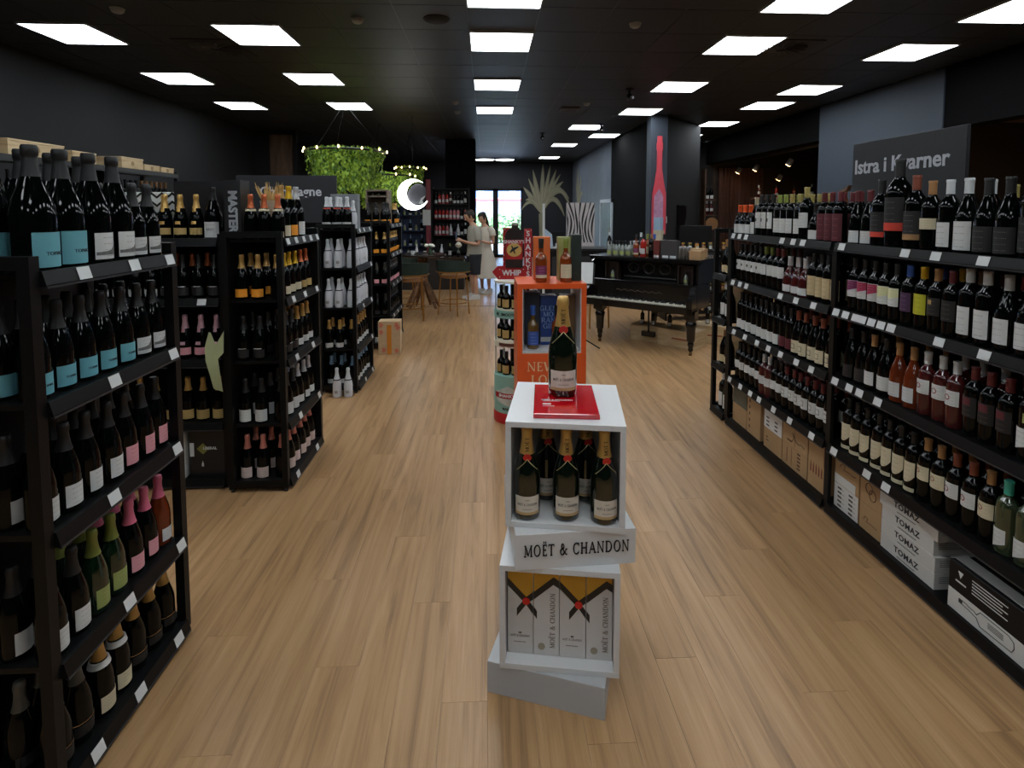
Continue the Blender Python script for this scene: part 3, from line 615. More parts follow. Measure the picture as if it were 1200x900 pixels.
R2 = Rack('r2', 'long black metal wine rack along the right side, nearer bay', (1.8, 2.72, 0), -PI / 2, 1.22, .4, LVR, 1.43, 'r2', False, True, pw=.018, tagp=[(), (.06, .26, .36), (.05, .14, .2, .3), (.04, .1, .16, .2, .25, .3, .35, .56, .72, .87), (.06, .4, .53, .7, .88)])
U1, U2 = 'far right bay', 'near right bay'
R1.run(4, 'ora_w*3 bei_w*1 tallw*3 grn_w*2 oli_w*2 bigw fatw*1 mar_m*3', U1, .0, 1.2, y=.05)
R1.run(4, 'ora_w*3 bei_w*1 tallw*3 grn_w*2 oli_w*3 fatw*1 mar_m*3', U1, .02, 1.18, y=.17, row='back row ', lo='pool')
R1.run(3, 'emb*5 grnE*2 marE*2 rosS*3 blk_cr*4', U1, .02, 1.18)
R1.run(3, 'emb*5 grnE*2 marE*2 rosS*3 blk_cr*3', U1, y=.15, row='back row ', lo='pool')
R1.run(2, 'loww*8 dkl*2 sq*5', U1)
R1.run(2, 'loww*7 dkl*2 sq*5', U1, y=.155, row='back row ', lo='pool')
R1.run(1, 'midw*5 wcr*2 midw*2 msq*7', U1)
R1.run(1, 'midw*5 wcr*2 midw*2 msq*6', U1, y=.15, row='back row ', lo='pool')
R2.run(4, 'mar_w*2 redband redmag tanband tan_cr whtL whtB blkB*2 blkD*3', U2)
R2.run(4, 'mar_w*3 - oli_w tan_cr whtL oli_w whtL mar_w redc blkD', U2, y=.2, row='back row ', lo='pool')
R2.run(3, 'puW mgW*2 pgW*2 bluC yelC tanD marD wLong*2 wBurg*2 blkB blkD', U2)
R2.run(3, 'puW mgW*2 pgW*2 bluC yelC tanD marD redc*2 wBurg blkB', U2, y=.155, row='back row ', lo='pool')
R2.run(2, 'dkB*2 oraB blkW orR*2 wRos*3 mMar*3 brnW*3', U2)
R2.run(2, 'dkB*2 oraB blkW tanW*2 wRos*3 mMar*3 brnW', U2, y=.155, row='back row ', lo='pool')
R2.run(1, 'shld*7 tanC*2 brnR*2 tanC teal*2 redc*2', U2)
R2.run(1, 'shld*7 tanC*2 brnR*2 tanC teal*2 redc', U2, y=.15, row='back row ', lo='pool')
E1 = Rack('e1', 'narrow black metal rack bay at the far end of the right racks', (1.8, 4.21, 0), -PI / 2, .285, .4, [.05, .41, .77, 1.11], 1.462, 'e1', True)
for li, (k, d) in enumerate((('tanW*2', 'bottom'), ('tanW*2', ''), ('wBurg*2', ''), ('tanW*2', ''))):
    E1.run(li, ['wLong*2', 'tanW*2', 'wBurg*2', 'tanW*2'][li], 'narrow end bay', .06, .23)
    if li in (1, 2, 3):
        p = E1.P(.14, .245, E1.levels[li] + .001)
        tag(MB().box(-.1, .1, -.11, .11, 0, .28 if li != 3 else .12, .003).build('wooden_box', wood_mat('pale_pine', (170, 140, 100), (206, 176, 132)), None, loc=p, rz=-PI / 2), 'pale wooden case behind the bottles, %s shelf of narrow end bay' % ordw(3 - li), 'box')
# left islands; front faces the aisle (+X)
def island(tagname, x, y, L, label, tagp): return Rack(tagname, label, (x, y, 0), PI / 2, L, .33, LV, 1.485, tagname, True, True, tagp, endp=tagname != 'a')
A = island('a', -1.135, 1.40, .645, 'black metal island rack nearest the camera on the left', [(.2, .5, .84), (.45, .9), (.38, .9), (.9, .42), (.26, .6, .9)])
UA = 'nearest left rack'
A.run(4, 'cyan_mag*2 pic_mag*2 pic*2', UA, .034, .612, y=.056); A.run(4, 'cyan_mag*2 pic_mag*2 pic*2', UA, .034, .612, y=.163, row='back row ', lo='pool')
A.run(3, 'cyan*5 sketch*2', UA, .035, .625); A.run(3, 'cyan*5 sketch*2', UA, y=.155, row='back row ', lo='pool')
A.run(2, 'whitelow*4 pinklow*3', UA, .035, .625); A.run(2, 'whitelow*4 pinklow*3', UA, y=.155, row='back row ', lo='pool')
A.run(1, 'whitelow*2 greenfoil*2 pinkfoil*2 orange', UA, .035, .625); A.run(1, 'whitelow*2 greenfoil*2 pinkfoil*3', UA, y=.155, row='back row ', lo='pool')
A.run(0, 'darkgold*2 collar*2 goldfat*3', UA, .035, .625); A.run(0, 'darkgold*3 collar goldfat*3', UA, y=.155, row='back row ', lo='pool')
def endrow(rk, li, spec, unit, ys, x=.085, **k):
    unit = unit
    for i, (s_, y) in enumerate(zip(spec.split(), ys)):
        bottle(s_, rk.P(x, y, rk.levels[li] + .0005), random.uniform(-.1, .1), 'near end %s shelf, %s' % ( {0: 'bottom', 1: 'fourth', 2: 'third', 3: 'second', 4: 'top'}[li], unit), 'bottles at the near end of the %s' % unit, **k)
for li, k in ((4, 'cyan_mag'), (3, 'cyan'), (2, 'whitelow'), (1, 'whitelow'), (0, 'darkgold')):
    endrow(A, li, k, UA, [.27 if li == 4 else .262])
Bk = island('b', -1.13, 3.06, .665, 'black metal island rack, second on the left of the aisle', [(.2, .75), (.3, .85), (.25, .7), (.2, .5, .85), (.1, .3, .5, .7, .9)])
UB = 'second left rack'
Bk.run(4, 'tallgold tallyel tallsil', UB, .14, .5, y=.07); pass
Bk.run(3, 'yelgold yelcap*3 copgold*2', UB, .035, .62); Bk.run(2, 'darkplain*3 goldw*3', UB); Bk.run(1, 'darkw*3 silw*3', UB); Bk.run(0, 'rosef*6', UB)
Bk.run(2, 'darkplain*2 goldw*3', UB, y=.16, row='back row ', lo='pool', x0=.25); Bk.run(1, 'darkw*2 silw*2', UB, y=.16, row='back row ', lo='pool', x0=.25)
for li, sp in ((4, 'copper copper copper'), (3, '- yelgold yelgold'), (2, '- darkplain darkplain'), (1, '- darkw darkw'), (0, '- rosef rosef')):
    for i, (k, y) in enumerate(zip(sp.split(), (.045, .12, .195) if li == 4 else (.062, .165, .255))):
        if k != '-': endrow(Bk, li, k, 'second left rack %s' % ['inner', 'middle', 'outer'][i], [y], x=.08)
    if li < 4: 
        for i, y in enumerate((.165, .255)): endrow(Bk, li, sp.split()[1], 'second left rack back row %s' % ('outer' if i else 'inner'), [y], x=.2, lo='pool')
Ck = island('c', -1.13, 4.74, .69, 'black metal island rack, third on the left of the aisle', [(.4, .85), (.85,), (.35, .85), (.85,), (.2, .45, .8)])
UC = 'third left rack'
Ck.run(4, 'white', UC, .16, .26); Ck.run(3, 'white*6', UC); Ck.run(2, 'white*6', UC); Ck.run(1, 'goldw*6', UC, lo=True); Ck.run(0, 'bluefoil*6', UC, lo=True)
for li, sp in ((4, 'whitecap whitecap whitecap'), (3, 'white white white'), (2, 'white white white'), (1, 'goldw goldw goldw'), (0, 'bluefoil bluefoil bluefoil')):
    for i, (k, y) in enumerate(zip(sp.split(), (.08, .165, .255))):
        if i or li == 4: endrow(Ck, li, k, 'third left rack %s' % ('outer' if i == 2 else 'middle' if i else 'inner'), [y], x=.08 if li else .12)
        if i: endrow(Ck, li, k, 'third left rack back row %s' % ('outer' if i == 2 else 'middle' if i else 'inner'), [y], x=.19 if li else .22, lo='pool')
for i, x in enumerate((-1.285, -1.19)):
    bottle('white', (x, 4.66, .001), 0, 'standing on the floor before the third left rack, %s' % ('right' if i else 'left'), 'white bottles on the floor')
Dk = island('d', -1.10, 6.25, .9, 'black metal island rack, farthest on the left before the table', [(.2, .5, .8)] * 5)
UD = 'farthest left rack'
for li, k in ((4, 'orlabk'), (3, 'orlab'), (2, 'pklab'), (1, 'darkplain'), (0, 'whitelow')):
    if li < 4: Dk.run(li, k + '*7', UD, x0=.14, lo=True)
    else: Dk.run(4, 'orlabk*2', UD, .14, .3, lo=True); Dk.run(4, 'orlab*3', UD, .6, .86, lo=True)
    for i, y in enumerate((.075, .165, .255)): endrow(Dk, li, k, 'farthest left rack %s' % ['inner', 'middle', 'outer'][i], [y], lo=True)
# rack facing the camera, left of the second island
Fk = Rack('f', 'black metal rack facing the camera behind the nearest left rack', (-2.35, 3.12, 0), 0, .875, .33, LV, 1.47, 'f', True, True, tagp=[(), (), (), (.86,), ()])
UF = 'camera-facing left rack'
Fk.run(4, 'goldstrip*8', UF, .04, .745, y=.07); Fk.run(4, 'bigwhite', UF, .745, .84, y=.07); Fk.run(4, 'goldstrip*5', UF, .06, .51, y=.165, row='back row ', lo='pool')
Fk.run(3, 'goldw*5 darkplain*4', UF, y=.07); Fk.run(2, 'pkstrip*9', UF, y=.07); Fk.run(1, 'goldoval*9', UF, y=.07)
Fk.run(3, 'goldw*5 copgold*4', UF, y=.17, row='back row ', lo='pool')
# tall rack on the left wall
Wk = Rack('w', 'tall black metal rack against the left wall with wooden cases on top', (-3.0, 1.4, 0), PI / 2, 4.1, .35, [.05, .42, .8, 1.2, 1.6, 1.95], 1.97, 'w', True)
for i in range(3): MB().box(1.02 + i * 1.02, 1.05 + i * 1.02, .005, .345, .05, 1.95).build('divider', RACK, Wk.t)
PINE = wood_mat('pine_case', (176, 150, 112), (212, 190, 150), (2, 2, 14))
for i in range(24):
    bottle(['dkB', 'marE', 'loww', 'oraB'][i // 6], Wk.P((2.12 + i * .082) if i < 11 else (3.14 + (i - 11) * .072), .08, 1.6005), PI / 2, '%s from left, upper shelf of tall left wall rack' % ordw(i % 20) if i < 20 else '%s from the far end, upper shelf of tall left wall rack' % ordw(23 - i), 'bottles on the tall wall rack', True)
for i, (y0, y1, hh_, dd) in enumerate(((3.2, 3.5, .13, .3), (3.62, 4.08, .11, .3), (4.16, 4.4, .09, .3), (4.28, 4.62, .085, .0), (4.7, 4.98, .1, .3), (5.0, 5.22, .06, .3), (5.25, 5.45, .055, .3))):
    if i == 3: continue
    o = thing('wooden_case', 'pale wooden wine case on the tall left wall rack, %s from left' % ordw(i if i < 3 else i - 1), 'box', Wk.P(y0 - 1.4, .02, 1.951), PI / 2, 'wooden cases on the tall left wall rack')
    l_ = y1 - y0
    MB().box(0, l_, 0, .3, 0, hh_ - .012, .002).build('body', PINE, o); MB().box(-.003, l_ + .003, -.003, .303, hh_ - .012, hh_, .002).build('lid', PINE, o)
    MB().lathe([(.02, 0), (.02, .001)], 10).build('stamp', mat('faint_brand_mark', (150, 124, 90), .7), o, loc=(l_ / 2, -.0008, hh_ * .5)).rotation_euler = (PI / 2, 0, 0)
# ---- boxes on the bottom shelves of the right racks
CARD = mat('brown_cardboard', (164, 132, 94), .8, var=.08, scale=8); CARDP = mat('white_printed_board', (200, 200, 196), .6, var=.03); DINK = mat('brown_box_print', (84, 58, 38), .7); GINK = mat('dark_grey_box_print', (70, 66, 62), .7)
WBOX = mat('white_carton', (192, 192, 188), .6, var=.04); TAPE = mat('clear_tape', (176, 146, 108), .3)
def rbox(name, label, yf, yn, z0, z1, dep=.32, x=1.835, m=CARD, tilt=0, group=None):
    """box facing the aisle; local x to the viewer's right, local y into the rack"""
    o = thing(name, label, 'box', (x, yf, z0), -PI / 2 + tilt, group); L = yf - yn
    MB().box(0, L, 0, dep, 0, z1 - z0, .002).build('carton', m, o)
    MB().box(-.0004, L + .0004, dep * .46, dep * .54, (z1 - z0) - .0005, (z1 - z0) + .0006).build('tape', TAPE, o)
    return o, L, z1 - z0
def spr(o, mb, name='print', m=None): return mb.build(name, m or DINK, o)
Z0 = LVR[0] + .001
o, L, h = rbox('wine_carton', 'cardboard carton under a patterned box, leftmost in far right bay', 3.885, 3.675, Z0, .185)
o, L, h = rbox('wine_carton', 'dark patterned carton on cardboard, leftmost in far right bay', 3.885, 3.675, .187, .32, m=mat('mottled_grey_print', (88, 86, 72), .6, var=.5, scale=30))
o, L, h = rbox('wine_carton', 'tall plain cardboard carton, second column in far right bay', 3.665, 3.48, Z0, .325)
mb = MB()
for k in range(5): mb.box(.03, .045, -.001, 0, .04 + k * .045, .06 + k * .045)
spr(o, mb)
o, L, h = rbox('wine_carton', 'cardboard carton under a white-fronted one in far right bay', 3.43, 3.215, Z0, .178)
spr(o, MB().box(.03, .06, -.001, 0, .05, .056).box(.03, .05, -.001, 0, .07, .078))
o, L, h = rbox('wine_carton', 'cardboard carton with white printed front, far right bay, on top', 3.43, 3.215, .18, .32)
MB().box(.001, L - .001, -.0012, 0, .004, h - .002).build('white_label', CARDP, o)
mb = MB()
for a in (.03, .13):
    for k in range(3): mb.box(a, a + .035, -.002, -.001, .02 + k * .025, .03 + k * .025)
spr(o, mb, m=GINK)
o, L, h = rbox('wine_carton', 'long cardboard carton, lower of two, far right bay', 3.205, 2.945, Z0, .18)
mb = MB()
for k in range(5): mb.box(.16, .19, -.001, 0, .02 + k * .022, .03 + k * .022)
mb.box(.05, .055, -.001, 0, .02, .11).box(.1, .102, -.001, 0, .01, .12); spr(o, mb)
o, L, h = rbox('wine_carton', 'long cardboard carton with script print, upper of two, far right bay', 3.205, 2.945, .182, .322)
spr(o, MB().tube([(.1, -.001, .03), (.12, -.001, .06), (.11, -.001, .09), (.14, -.001, .05), (.17, -.001, .04), (.2, -.001, .05), (.23, -.001, .04)], .0022, 4).box(.05, .1, -.001, 0, .025, .035).box(.13, .132, -.001, 0, .01, .13))
o, L, h = rbox('wine_carton', 'tall cardboard carton with five bottle marks, rightmost in far right bay', 2.935, 2.775, Z0, .325)
mb = MB()
for k in range(5): mb.box(.02 + k * .025, .03 + k * .025, -.001, 0, .08, .125).box(.023 + k * .025, .027 + k * .025, -.001, 0, .125, .14)
mb.box(.14, .142, -.001, 0, .15, .26); spr(o, mb, m=mat('maroon_box_print', (110, 50, 36), .7))
o, L, h = rbox('wine_carton', 'cardboard carton with white printed panel, leftmost in near right bay', 2.70, 2.515, Z0, .18)
MB().box(.001, L - .001, -.0012, 0, .002, h - .001).build('white_label', CARDP, o)
mb = MB()
for a in (.03, .115):
    for k in range(5): mb.box(a, a + .03, -.002, -.0012, .012 + k * .023, .022 + k * .023).box(a + .034, a + .05, -.002, -.0012, .015 + k * .023, .0165 + k * .023)
spr(o, mb, m=GINK)
o, L, h = rbox('wine_carton', 'cardboard carton with script print, upper left in near right bay', 2.70, 2.515, .182, .325)
MB().box(.001, .16, -.0012, 0, .0, .045).build('white_label', CARDP, o)
spr(o, MB().tube([(.04, -.001, .09), (.05, -.001, .11), (.08, -.001, .11), (.07, -.001, .085), (.1, -.001, .09), (.13, -.001, .085), (.16, -.001, .09)], .0018, 4))
o, L, h = rbox('wine_carton', 'cardboard carton with script print, lower, near right bay, left of white cartons', 2.505, 2.36, Z0, .18)
spr(o, MB().tube([(.03, -.001, .05), (.04, -.001, .07), (.06, -.001, .065), (.05, -.001, .045), (.08, -.001, .05), (.12, -.001, .045)], .0015, 4))
o, L, h = rbox('wine_carton', 'cardboard carton with two interlaced rings, upper, near right bay', 2.505, 2.36, .182, .325)
mb = MB()
for a, b_ in ((.06, .085), (.085, .06)): mb.tube([(a + .022 * math.cos(t * PI / 8), -.001, b_ + .026 * math.sin(t * PI / 8)) for t in range(17)], .002, 4)
spr(o, mb, 'printed_rings')
for i, yn in enumerate((.052, .141, .230, .319)):
    pass
hs = (Z0, .119, .187, .2555, .324)
for i in range(4):
    L = (.30, .30, .29, .31)[i]
    o = thing('wine_carton', 'flat white carton with dark lettering, %s of the stack of four' % ['bottom', 'second from bottom', 'third from bottom', 'topmost'][i], 'box', (1.825 - (.012 if i == 3 else 0), 2.345, hs[i] + .0008 * i), -PI / 2 + (.035 if i == 3 else 0), 'stacked white cartons')
    MB().box(0, L, 0, .36, 0, .0665, .0015).build('carton', WBOX, o)
    mb = add_text(MB(), 'TOMAZ', .036, .15, -.0008, .038, bold=.0008, spacing=1.12); mb.box(.1, .2, -.0012, 0, .009, .0115); mb.build('lettering', INK, o)
    mb = MB()
    for k in range(4): mb.box(L + .0002, L + .0008, .02, .1 + .02 * (k % 2), .05 - k * .008, .053 - k * .008)
    mb.box(L + .0002, L + .0008, .2, .26, .03, .04).build('side_print', mat('grey_side_print', (120, 120, 118), .7), o)
o, L, h = rbox('wine_carton', 'black and white carton with outlined bottle drawing, near right bay', 1.965, 1.655, Z0 - .0, .242, x=1.815, m=BLK, tilt=0)
MB().box(.0005, L - .0005, -.0012, 0, .001, h * .42).build('white_panel', CARDP, o)
MB().box(.0005, L - .0005, .02, .075, h - .0005, h + .0012).build('top_band', CARDP, o)
pts = [(.05, .062), (.085, .062), (.09, .058), (.115, .058), (.125, .052), (.14, .072), (.25, .072), (.268, .06), (.27, .04), (.262, .022), (.14, .018), (.125, .04), (.09, .046), (.05, .048), (.05, .062)]
MB().tube([(a, -.002, b_) for a, b_ in pts], .0016, 4).box(.05, .064, -.003, -.001, .048, .062).build('bottle_outline', INK, o)
mb = MB(); 
for k in range(5): mb.box(.1, .24 - .02 * (k % 2), -.001, 0, .165 - k * .012, .168 - k * .012)
mb.prism([(.04, .165), (.062, .165), (.051, .14)], -.001, 0); mb.box(.03, .075, -.001, 0, .12, .126); mb.build('white_print', TAG, o)
mb = MB()
for k in range(4): mb.box(.17, .23, -.002, -.0012, .055 - k * .006, .057 - k * .006)
mb.build('small_print', INK, o)
o = thing('wooden_crate', 'wooden crate at the near end of the right racks by picture edge', 'box', (1.83, 1.64, Z0), -PI / 2)
MB().box(0, .1, 0, .012, 0, .25).box(0, .1, .33, .342, 0, .25).box(0, .012, .012, .33, 0, .25).box(.088, .1, .012, .33, 0, .25).build('side_board', PINE, o); MB().box(.012, .088, .012, .33, 0, .012).build('bottom_board', PINE, o)
for k in range(3): MB().lathe([(.012, 0), (.012, .001)], 8).build('knot', DINK, o, loc=(.05 + k * .02, -.0008, .05 + k * .08)).rotation_euler = (PI / 2, 0, 0)
# ================================================================= SIGNS ON THE RACKS
SG = mat('dark_grey_sign_board', (32, 33, 38), .55); LT = mat('pale_grey_lettering', (196, 198, 204), .5)
o = thing('hanging_sign', 'dark grey board reading Istra i Kvarner above right racks', 'sign', (2.225, 3.22, 1.40), -PI / 2)
MB().box(0, .78, 0, .018, 0, .60, .001).build('board', SG, o)
add_text(MB(), 'Istra i Kvarner', .115, .355, -.001, .455, bold=.0025, ext=.001).build('lettering', LT, o)
for a in (.04, .72): MB().box(a, a + .02, .018, .03, 0, .5).build('bracket', RACK, o)
o = thing('hanging_sign', 'dark board reading champagne beyond the second left rack', 'sign', (-2.9, 6.5, 1.46), 0)
MB().box(0, 1.15, 0, .02, 0, .55, .001).build('board', SG, o)
add_text(MB(), 'Champagne', .15, .62, -.001, .36, bold=.003, ext=.001).build('lettering', LT, o)
for a in (.04, 1.09): MB().box(a, a + .02, .0, .02, -1.46, 0).build('leg', RACK, o)
# carved figure beside the sign
o = thing('carved_figure', 'small carved brown wooden figure left of the grey sign', 'figurine', (2.12, 3.13, LVR[4] + .001), -PI / 2)
CW = wood_mat('carved_wood', (80, 50, 30), (130, 88, 54), (20, 20, 20))
mb = MB().lathe([(.03, 0), (.034, .012), (.018, .03), (.026, .06), (.016, .09), (.028, .12), (.03, .15), (.015, .175), (.02, .2), (.024, .225), (.014, .25), (.016, .275), (.008, .285)], 8); mb.build('body', CW, o)
MB().prism([(-.05, .275), (-.03, .268), (.03, .285), (.045, .315), (.02, .3), (-.03, .285)], -.012, .012).build('wings', CW, o)
MB().tube([(-.02, -.012, .2), (-.035, -.025, .17), (-.02, -.03, .14)], .006, 6).build('arm', CW, o); MB().tube([(.02, -.012, .2), (.035, -.025, .17), (.02, -.03, .14)], .006, 6).build('arm', CW, o)
# ================================================================= THE CHAMPAGNE STACK
def frame_of(x0, y0, x1, y1): return (x0, y0), math.atan2(y1 - y0, x1 - x0), math.hypot(x1 - x0, y1 - y0)
LACQ = mat('grey_white_plinth', (176, 177, 178), .45, var=.04, scale=3); EDGE = mat('dark_red_edge_shadow', (70, 40, 38), .6)
st = thing('display_plinth', 'low pale grey box plinth at the foot of the champagne stack', 'display stand', (0.0, 1.715, .0005), math.radians(-18.4))
MB().box(0, .388, 0, .40, 0, .107, .0015).build('body', LACQ, st)
def cube(name, label, x, y, z, deg, W, D, Hh, t=.018):
    o = thing(name, label, 'display stand', (x, y, z), math.radians(deg))
    for n_, b_ in (('top_panel', (0, W, 0, D, Hh - t, Hh)), ('bottom_panel', (0, W, 0, D, 0, t)), ('side_panel', (0, t, 0, D, t, Hh - t)), ('side_panel', (W - t, W, 0, D, t, Hh - t)), ('back_panel', (t, W - t, D - t, D, t, Hh - t))):
        MB().box(*b_, .0008).build(n_, WHITE, o)
    return o
c1 = cube('display_cube', 'white open display cube holding champagne gift boxes, lower of two', .04, 1.685, .1085, -9, .385, .41, .349)
bx = thing('name_box', 'white box with raised black lettering between the two display cubes', 'display stand', (.09, 1.655, .4585), math.radians(3))
MB().box(0, .392, 0, .40, 0, .116, .001).build('body', WHITE, bx)
add_roman(MB(), 'MOËT & CHANDON', .037, .2, 0, .062, ext=.004, sp=.12, fit=.345).build('raised_lettering', BLK, bx)
c2 = cube('display_cube', 'white open display cube with five champagne bottles, upper of two', .06, 1.705, .5755, -9, .383, .41, .349)
# hero bottles
MG = mat('champagne_dark_glass', (10, 20, 12), .05, spec=.7, coat=.6); RS = mat('red_wax_seal', (196, 26, 24), .35); GLD = CAP('goldf'); ML = mat('cream_label_paper', (206, 198, 184), .5, var=.03)
_hb = {}
def moet(loc, rz, label, group, s=1.0, cat='bottle'):
    t = thing('champagne_bottle', label, cat, loc, rz, group); t.scale = (s, s, s)
    if not _hb:
        gp, cp = PROF['cham']; R = .0445; n = 28
        _hb['glass_body'] = MB().lathe(gp, n).mesh('glass_body', MG)
        cap = [(.0252, .208), (.0228, .222), (.0185, .25), (.017, .272), (.0188, .279), (.019, .29), (.0163, .303), (.0135, .305)]
        _hb['gold_foil'] = MB().lathe(cap, n).mesh('gold_foil', GLD)
        m = MB(); m.nofix = 1; m.patch(R, .022, .083, -56, 56, 12); _hb['label'] = m.mesh('label', ML)
        m = MB(); m.nofix = 1; add_roman(m, 'MOËT & CHANDON', .0078, 0, 0, .056, ext=.0004, bend=R, fit=.066); m.patch(R, .07, .0715, -8, 8, 3, None, .0016).patch(R, .04, .0412, -20, 20, 3, None, .0016); _hb['label_print'] = m.mesh('label_print', INK)
        m = MB(); m.nofix = 1; m.patch(R, .022, .031, -56, 56, 8, None, .0013); _hb['label_foot'] = m.mesh('label_foot', mat('pale_gold_band', (180, 150, 104), .4))
        _hb['seal'] = MB().lathe([(.0001, 0), (.0135, 0), (.0142, .002), (.0125, .0035), (.0105, .0032), (.0001, .0028)], 20).mesh('seal', RS)
        def rad(z):
            for (a, za), (b_, zb) in zip(gp, gp[1:]):
                if za <= z <= zb: return a + (b_ - a) * (z - za) / (zb - za)
            return gp[-1][0]
        m = MB()
        for sg in (-1, 1):
            m.tube([((rad(z) + .001) * math.sin(a), -(rad(z) + .001) * math.cos(a), z) for z, a in [(.208 - i * .009, math.radians(sg * (-12 + i * 14))) for i in range(6)]], .0011, 5)
        _hb['gold_ribbon'] = m.mesh('gold_ribbon', mat('pale_gold_ribbon', (214, 196, 150), .3, .5))
        m = MB()
        for i, ch in enumerate('MOET'): add_roman(m, ch, .011, 0, -.0205 if i > 1 else -.0225, .262 - .0 - i * .0, ext=.0006) if 0 else None
        for i, ch in enumerate('TËOM'):
            q = MB(); add_roman(q, ch, .0125, 0, 0, 0, ext=.0008, rot=PI / 2)
            z = .264 - i * .0115; m._add([(a, b_ - (.0186 + i * .0016), c_ + z) for a, b_, c_ in q.v], q.f)
        _hb['foil_lettering'] = m.mesh('foil_lettering', mat('dark_bronze_print', (60, 40, 16), .5))
    for k_, me in _hb.items():
        if k_ in ('label_print', 'label_foot'): link(k_, me, lab)
        elif k_ == 'foil_lettering': link(k_, me, foil)
        else:
            q = link(k_, me, t)
            if k_ == 'label': lab = q
            if k_ == 'gold_foil': foil = q
            if k_ == 'seal': q.location = (0, -.0292, .207); q.rotation_euler = (PI / 2 + .32, 0, 0)
    return t
M2 = c2.matrix_basis = Matrix.Translation((.06, 1.705, .5755)) @ Matrix.Rotation(math.radians(-9), 4, 'Z')
for i, (a, b_, lb) in enumerate(((.066, .047, 'front left'), (.195, .055, 'front middle'), (.318, .047, 'front right'), (.125, .175, 'back left'), (.262, .185, 'back right'))):
    p = M2 @ Vector((a, b_, .0186)); moet(tuple(p), math.radians(-2 + i * 2), 'gold-foiled champagne bottle in the upper display cube, %s of five' % lb, 'champagne bottles in the display cube', 1.0)
rp = thing('acrylic_block', 'glossy red acrylic block under the big champagne bottle', 'display stand', tuple(M2 @ Vector((.088, .035, .3497))), math.radians(-6))
MB().box(0, .215, 0, .30, 0, .016, .0015).build('block', mat('red_acrylic', (190, 14, 26), .12, coat=.8, var=.03), rp)
mb = MB(); add_text(mb, 'MOËT & CHANDON', .012, 0, 0, 0, bold=.0003); tv_ = [(a + .03, d + .13 - 0, .0165 - b_) for a, b_, d in [(v[0] + .05, v[1], v[2]) for v in mb.v]]
mb2 = MB()._add(tv_, mb.f); mb2.box(.03, .09, .118, .1195, .016, .0168).box(.03, .058, .085, .095, .016, .0168).box(.03, .07, .07, .0715, .016, .0168); mb2.build('white_print', TAG, rp)
moet((.274, 1.915, .5755 + .349 + .0175), math.radians(-4), 'large champagne bottle with gold foil standing on the red block', None, 1.16)
# gift boxes in the lower cube
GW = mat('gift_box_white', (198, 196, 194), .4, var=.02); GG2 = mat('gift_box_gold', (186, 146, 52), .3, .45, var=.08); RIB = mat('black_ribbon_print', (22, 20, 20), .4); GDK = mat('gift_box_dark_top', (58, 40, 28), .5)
M1 = Matrix.Translation((.04, 1.685, .1085)) @ Matrix.Rotation(math.radians(-9), 4, 'Z')
for i in range(4):
    o = thing('gift_box', 'white and gold champagne gift box with black ribbon print, %s from left' % ordw(i), 'box', tuple(M1 @ Vector((.022 + i * .0862, .045, .0186))), math.radians(-9), 'champagne gift boxes')
    W_, H_ = .084, .298
    MB().box(0, W_, 0, W_, 0, H_, .001).build('carton', GW, o)
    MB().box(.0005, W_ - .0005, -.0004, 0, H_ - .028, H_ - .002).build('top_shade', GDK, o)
    HB = .044 * H_
    def band(pts, d=-.0012):
        MB().prism([(a, b_ + HB) for a, b_ in pts] + [(a, b_ - HB) for a, b_ in reversed(pts)], d, 0).build('ribbon', RIB, o)
    S_ = (.73 * W_, .62 * H_)
    if i % 2 == 0:
        MB().prism([(.0005, .972 * H_ - .003), (W_ - .0005, .972 * H_ - .003), (W_ - .0005, .685 * H_), S_, (.0005, .83 * H_)], -.0008, 0).build('gold_panel', GG2, o)
        band([(0, .83 * H_), S_, (W_ - .0003, .512 * H_)]); band([(W_ - .0003, .685 * H_), S_, (.36 * W_, .48 * H_)][::-1], -.0015)
        MB().lathe([(.0001, 0), (.0125, 0), (.0125, .003), (.0001, .0035)], 16).build('seal', RS, o, loc=(S_[0], -.0012, S_[1])).rotation_euler = (PI / 2, 0, 0)
        mb = MB(); add_roman(mb, 'MOËT & CHANDON', .0065, .041, -.0003, .062, ext=.0006, fit=.064); mb.box(.036, .046, -.001, 0, .07, .075).box(.02, .06, -.001, 0, .04, .0412); mb.build('print', mat('grey_brown_print', (110, 96, 86), .6), o)
    else:
        MB().prism([(.0005, .972 * H_ - .003), (W_ - .0005, .972 * H_ - .003), (W_ - .0005, .83 * H_), (.77 * W_, .87 * H_), (.0005, .685 * H_)], -.0008, 0).build('gold_panel', GG2, o)
        band([(0.0003, .685 * H_), (.77 * W_, .87 * H_), (W_ - .0003, .83 * H_)]); band([(.0003, .512 * H_), (.13 * W_, .46 * H_)])
        mb = MB(); add_roman(mb, 'MOËT & CHANDON', .0165, .062, -.0003, .122, ext=.0006, rot=PI / 2, sp=.07, fit=.19); mb.build('print', mat('grey_brown_print', (110, 96, 86), .6), o)
        MB().lathe([(.0001, 0), (.012, 0), (.012, .0006), (.0001, .0006)], 12).build('stamp', mat('pale_stamp', (150, 140, 120), .6), o, loc=(.026, -.0002, .03)).rotation_euler = (PI / 2, 0, 0)
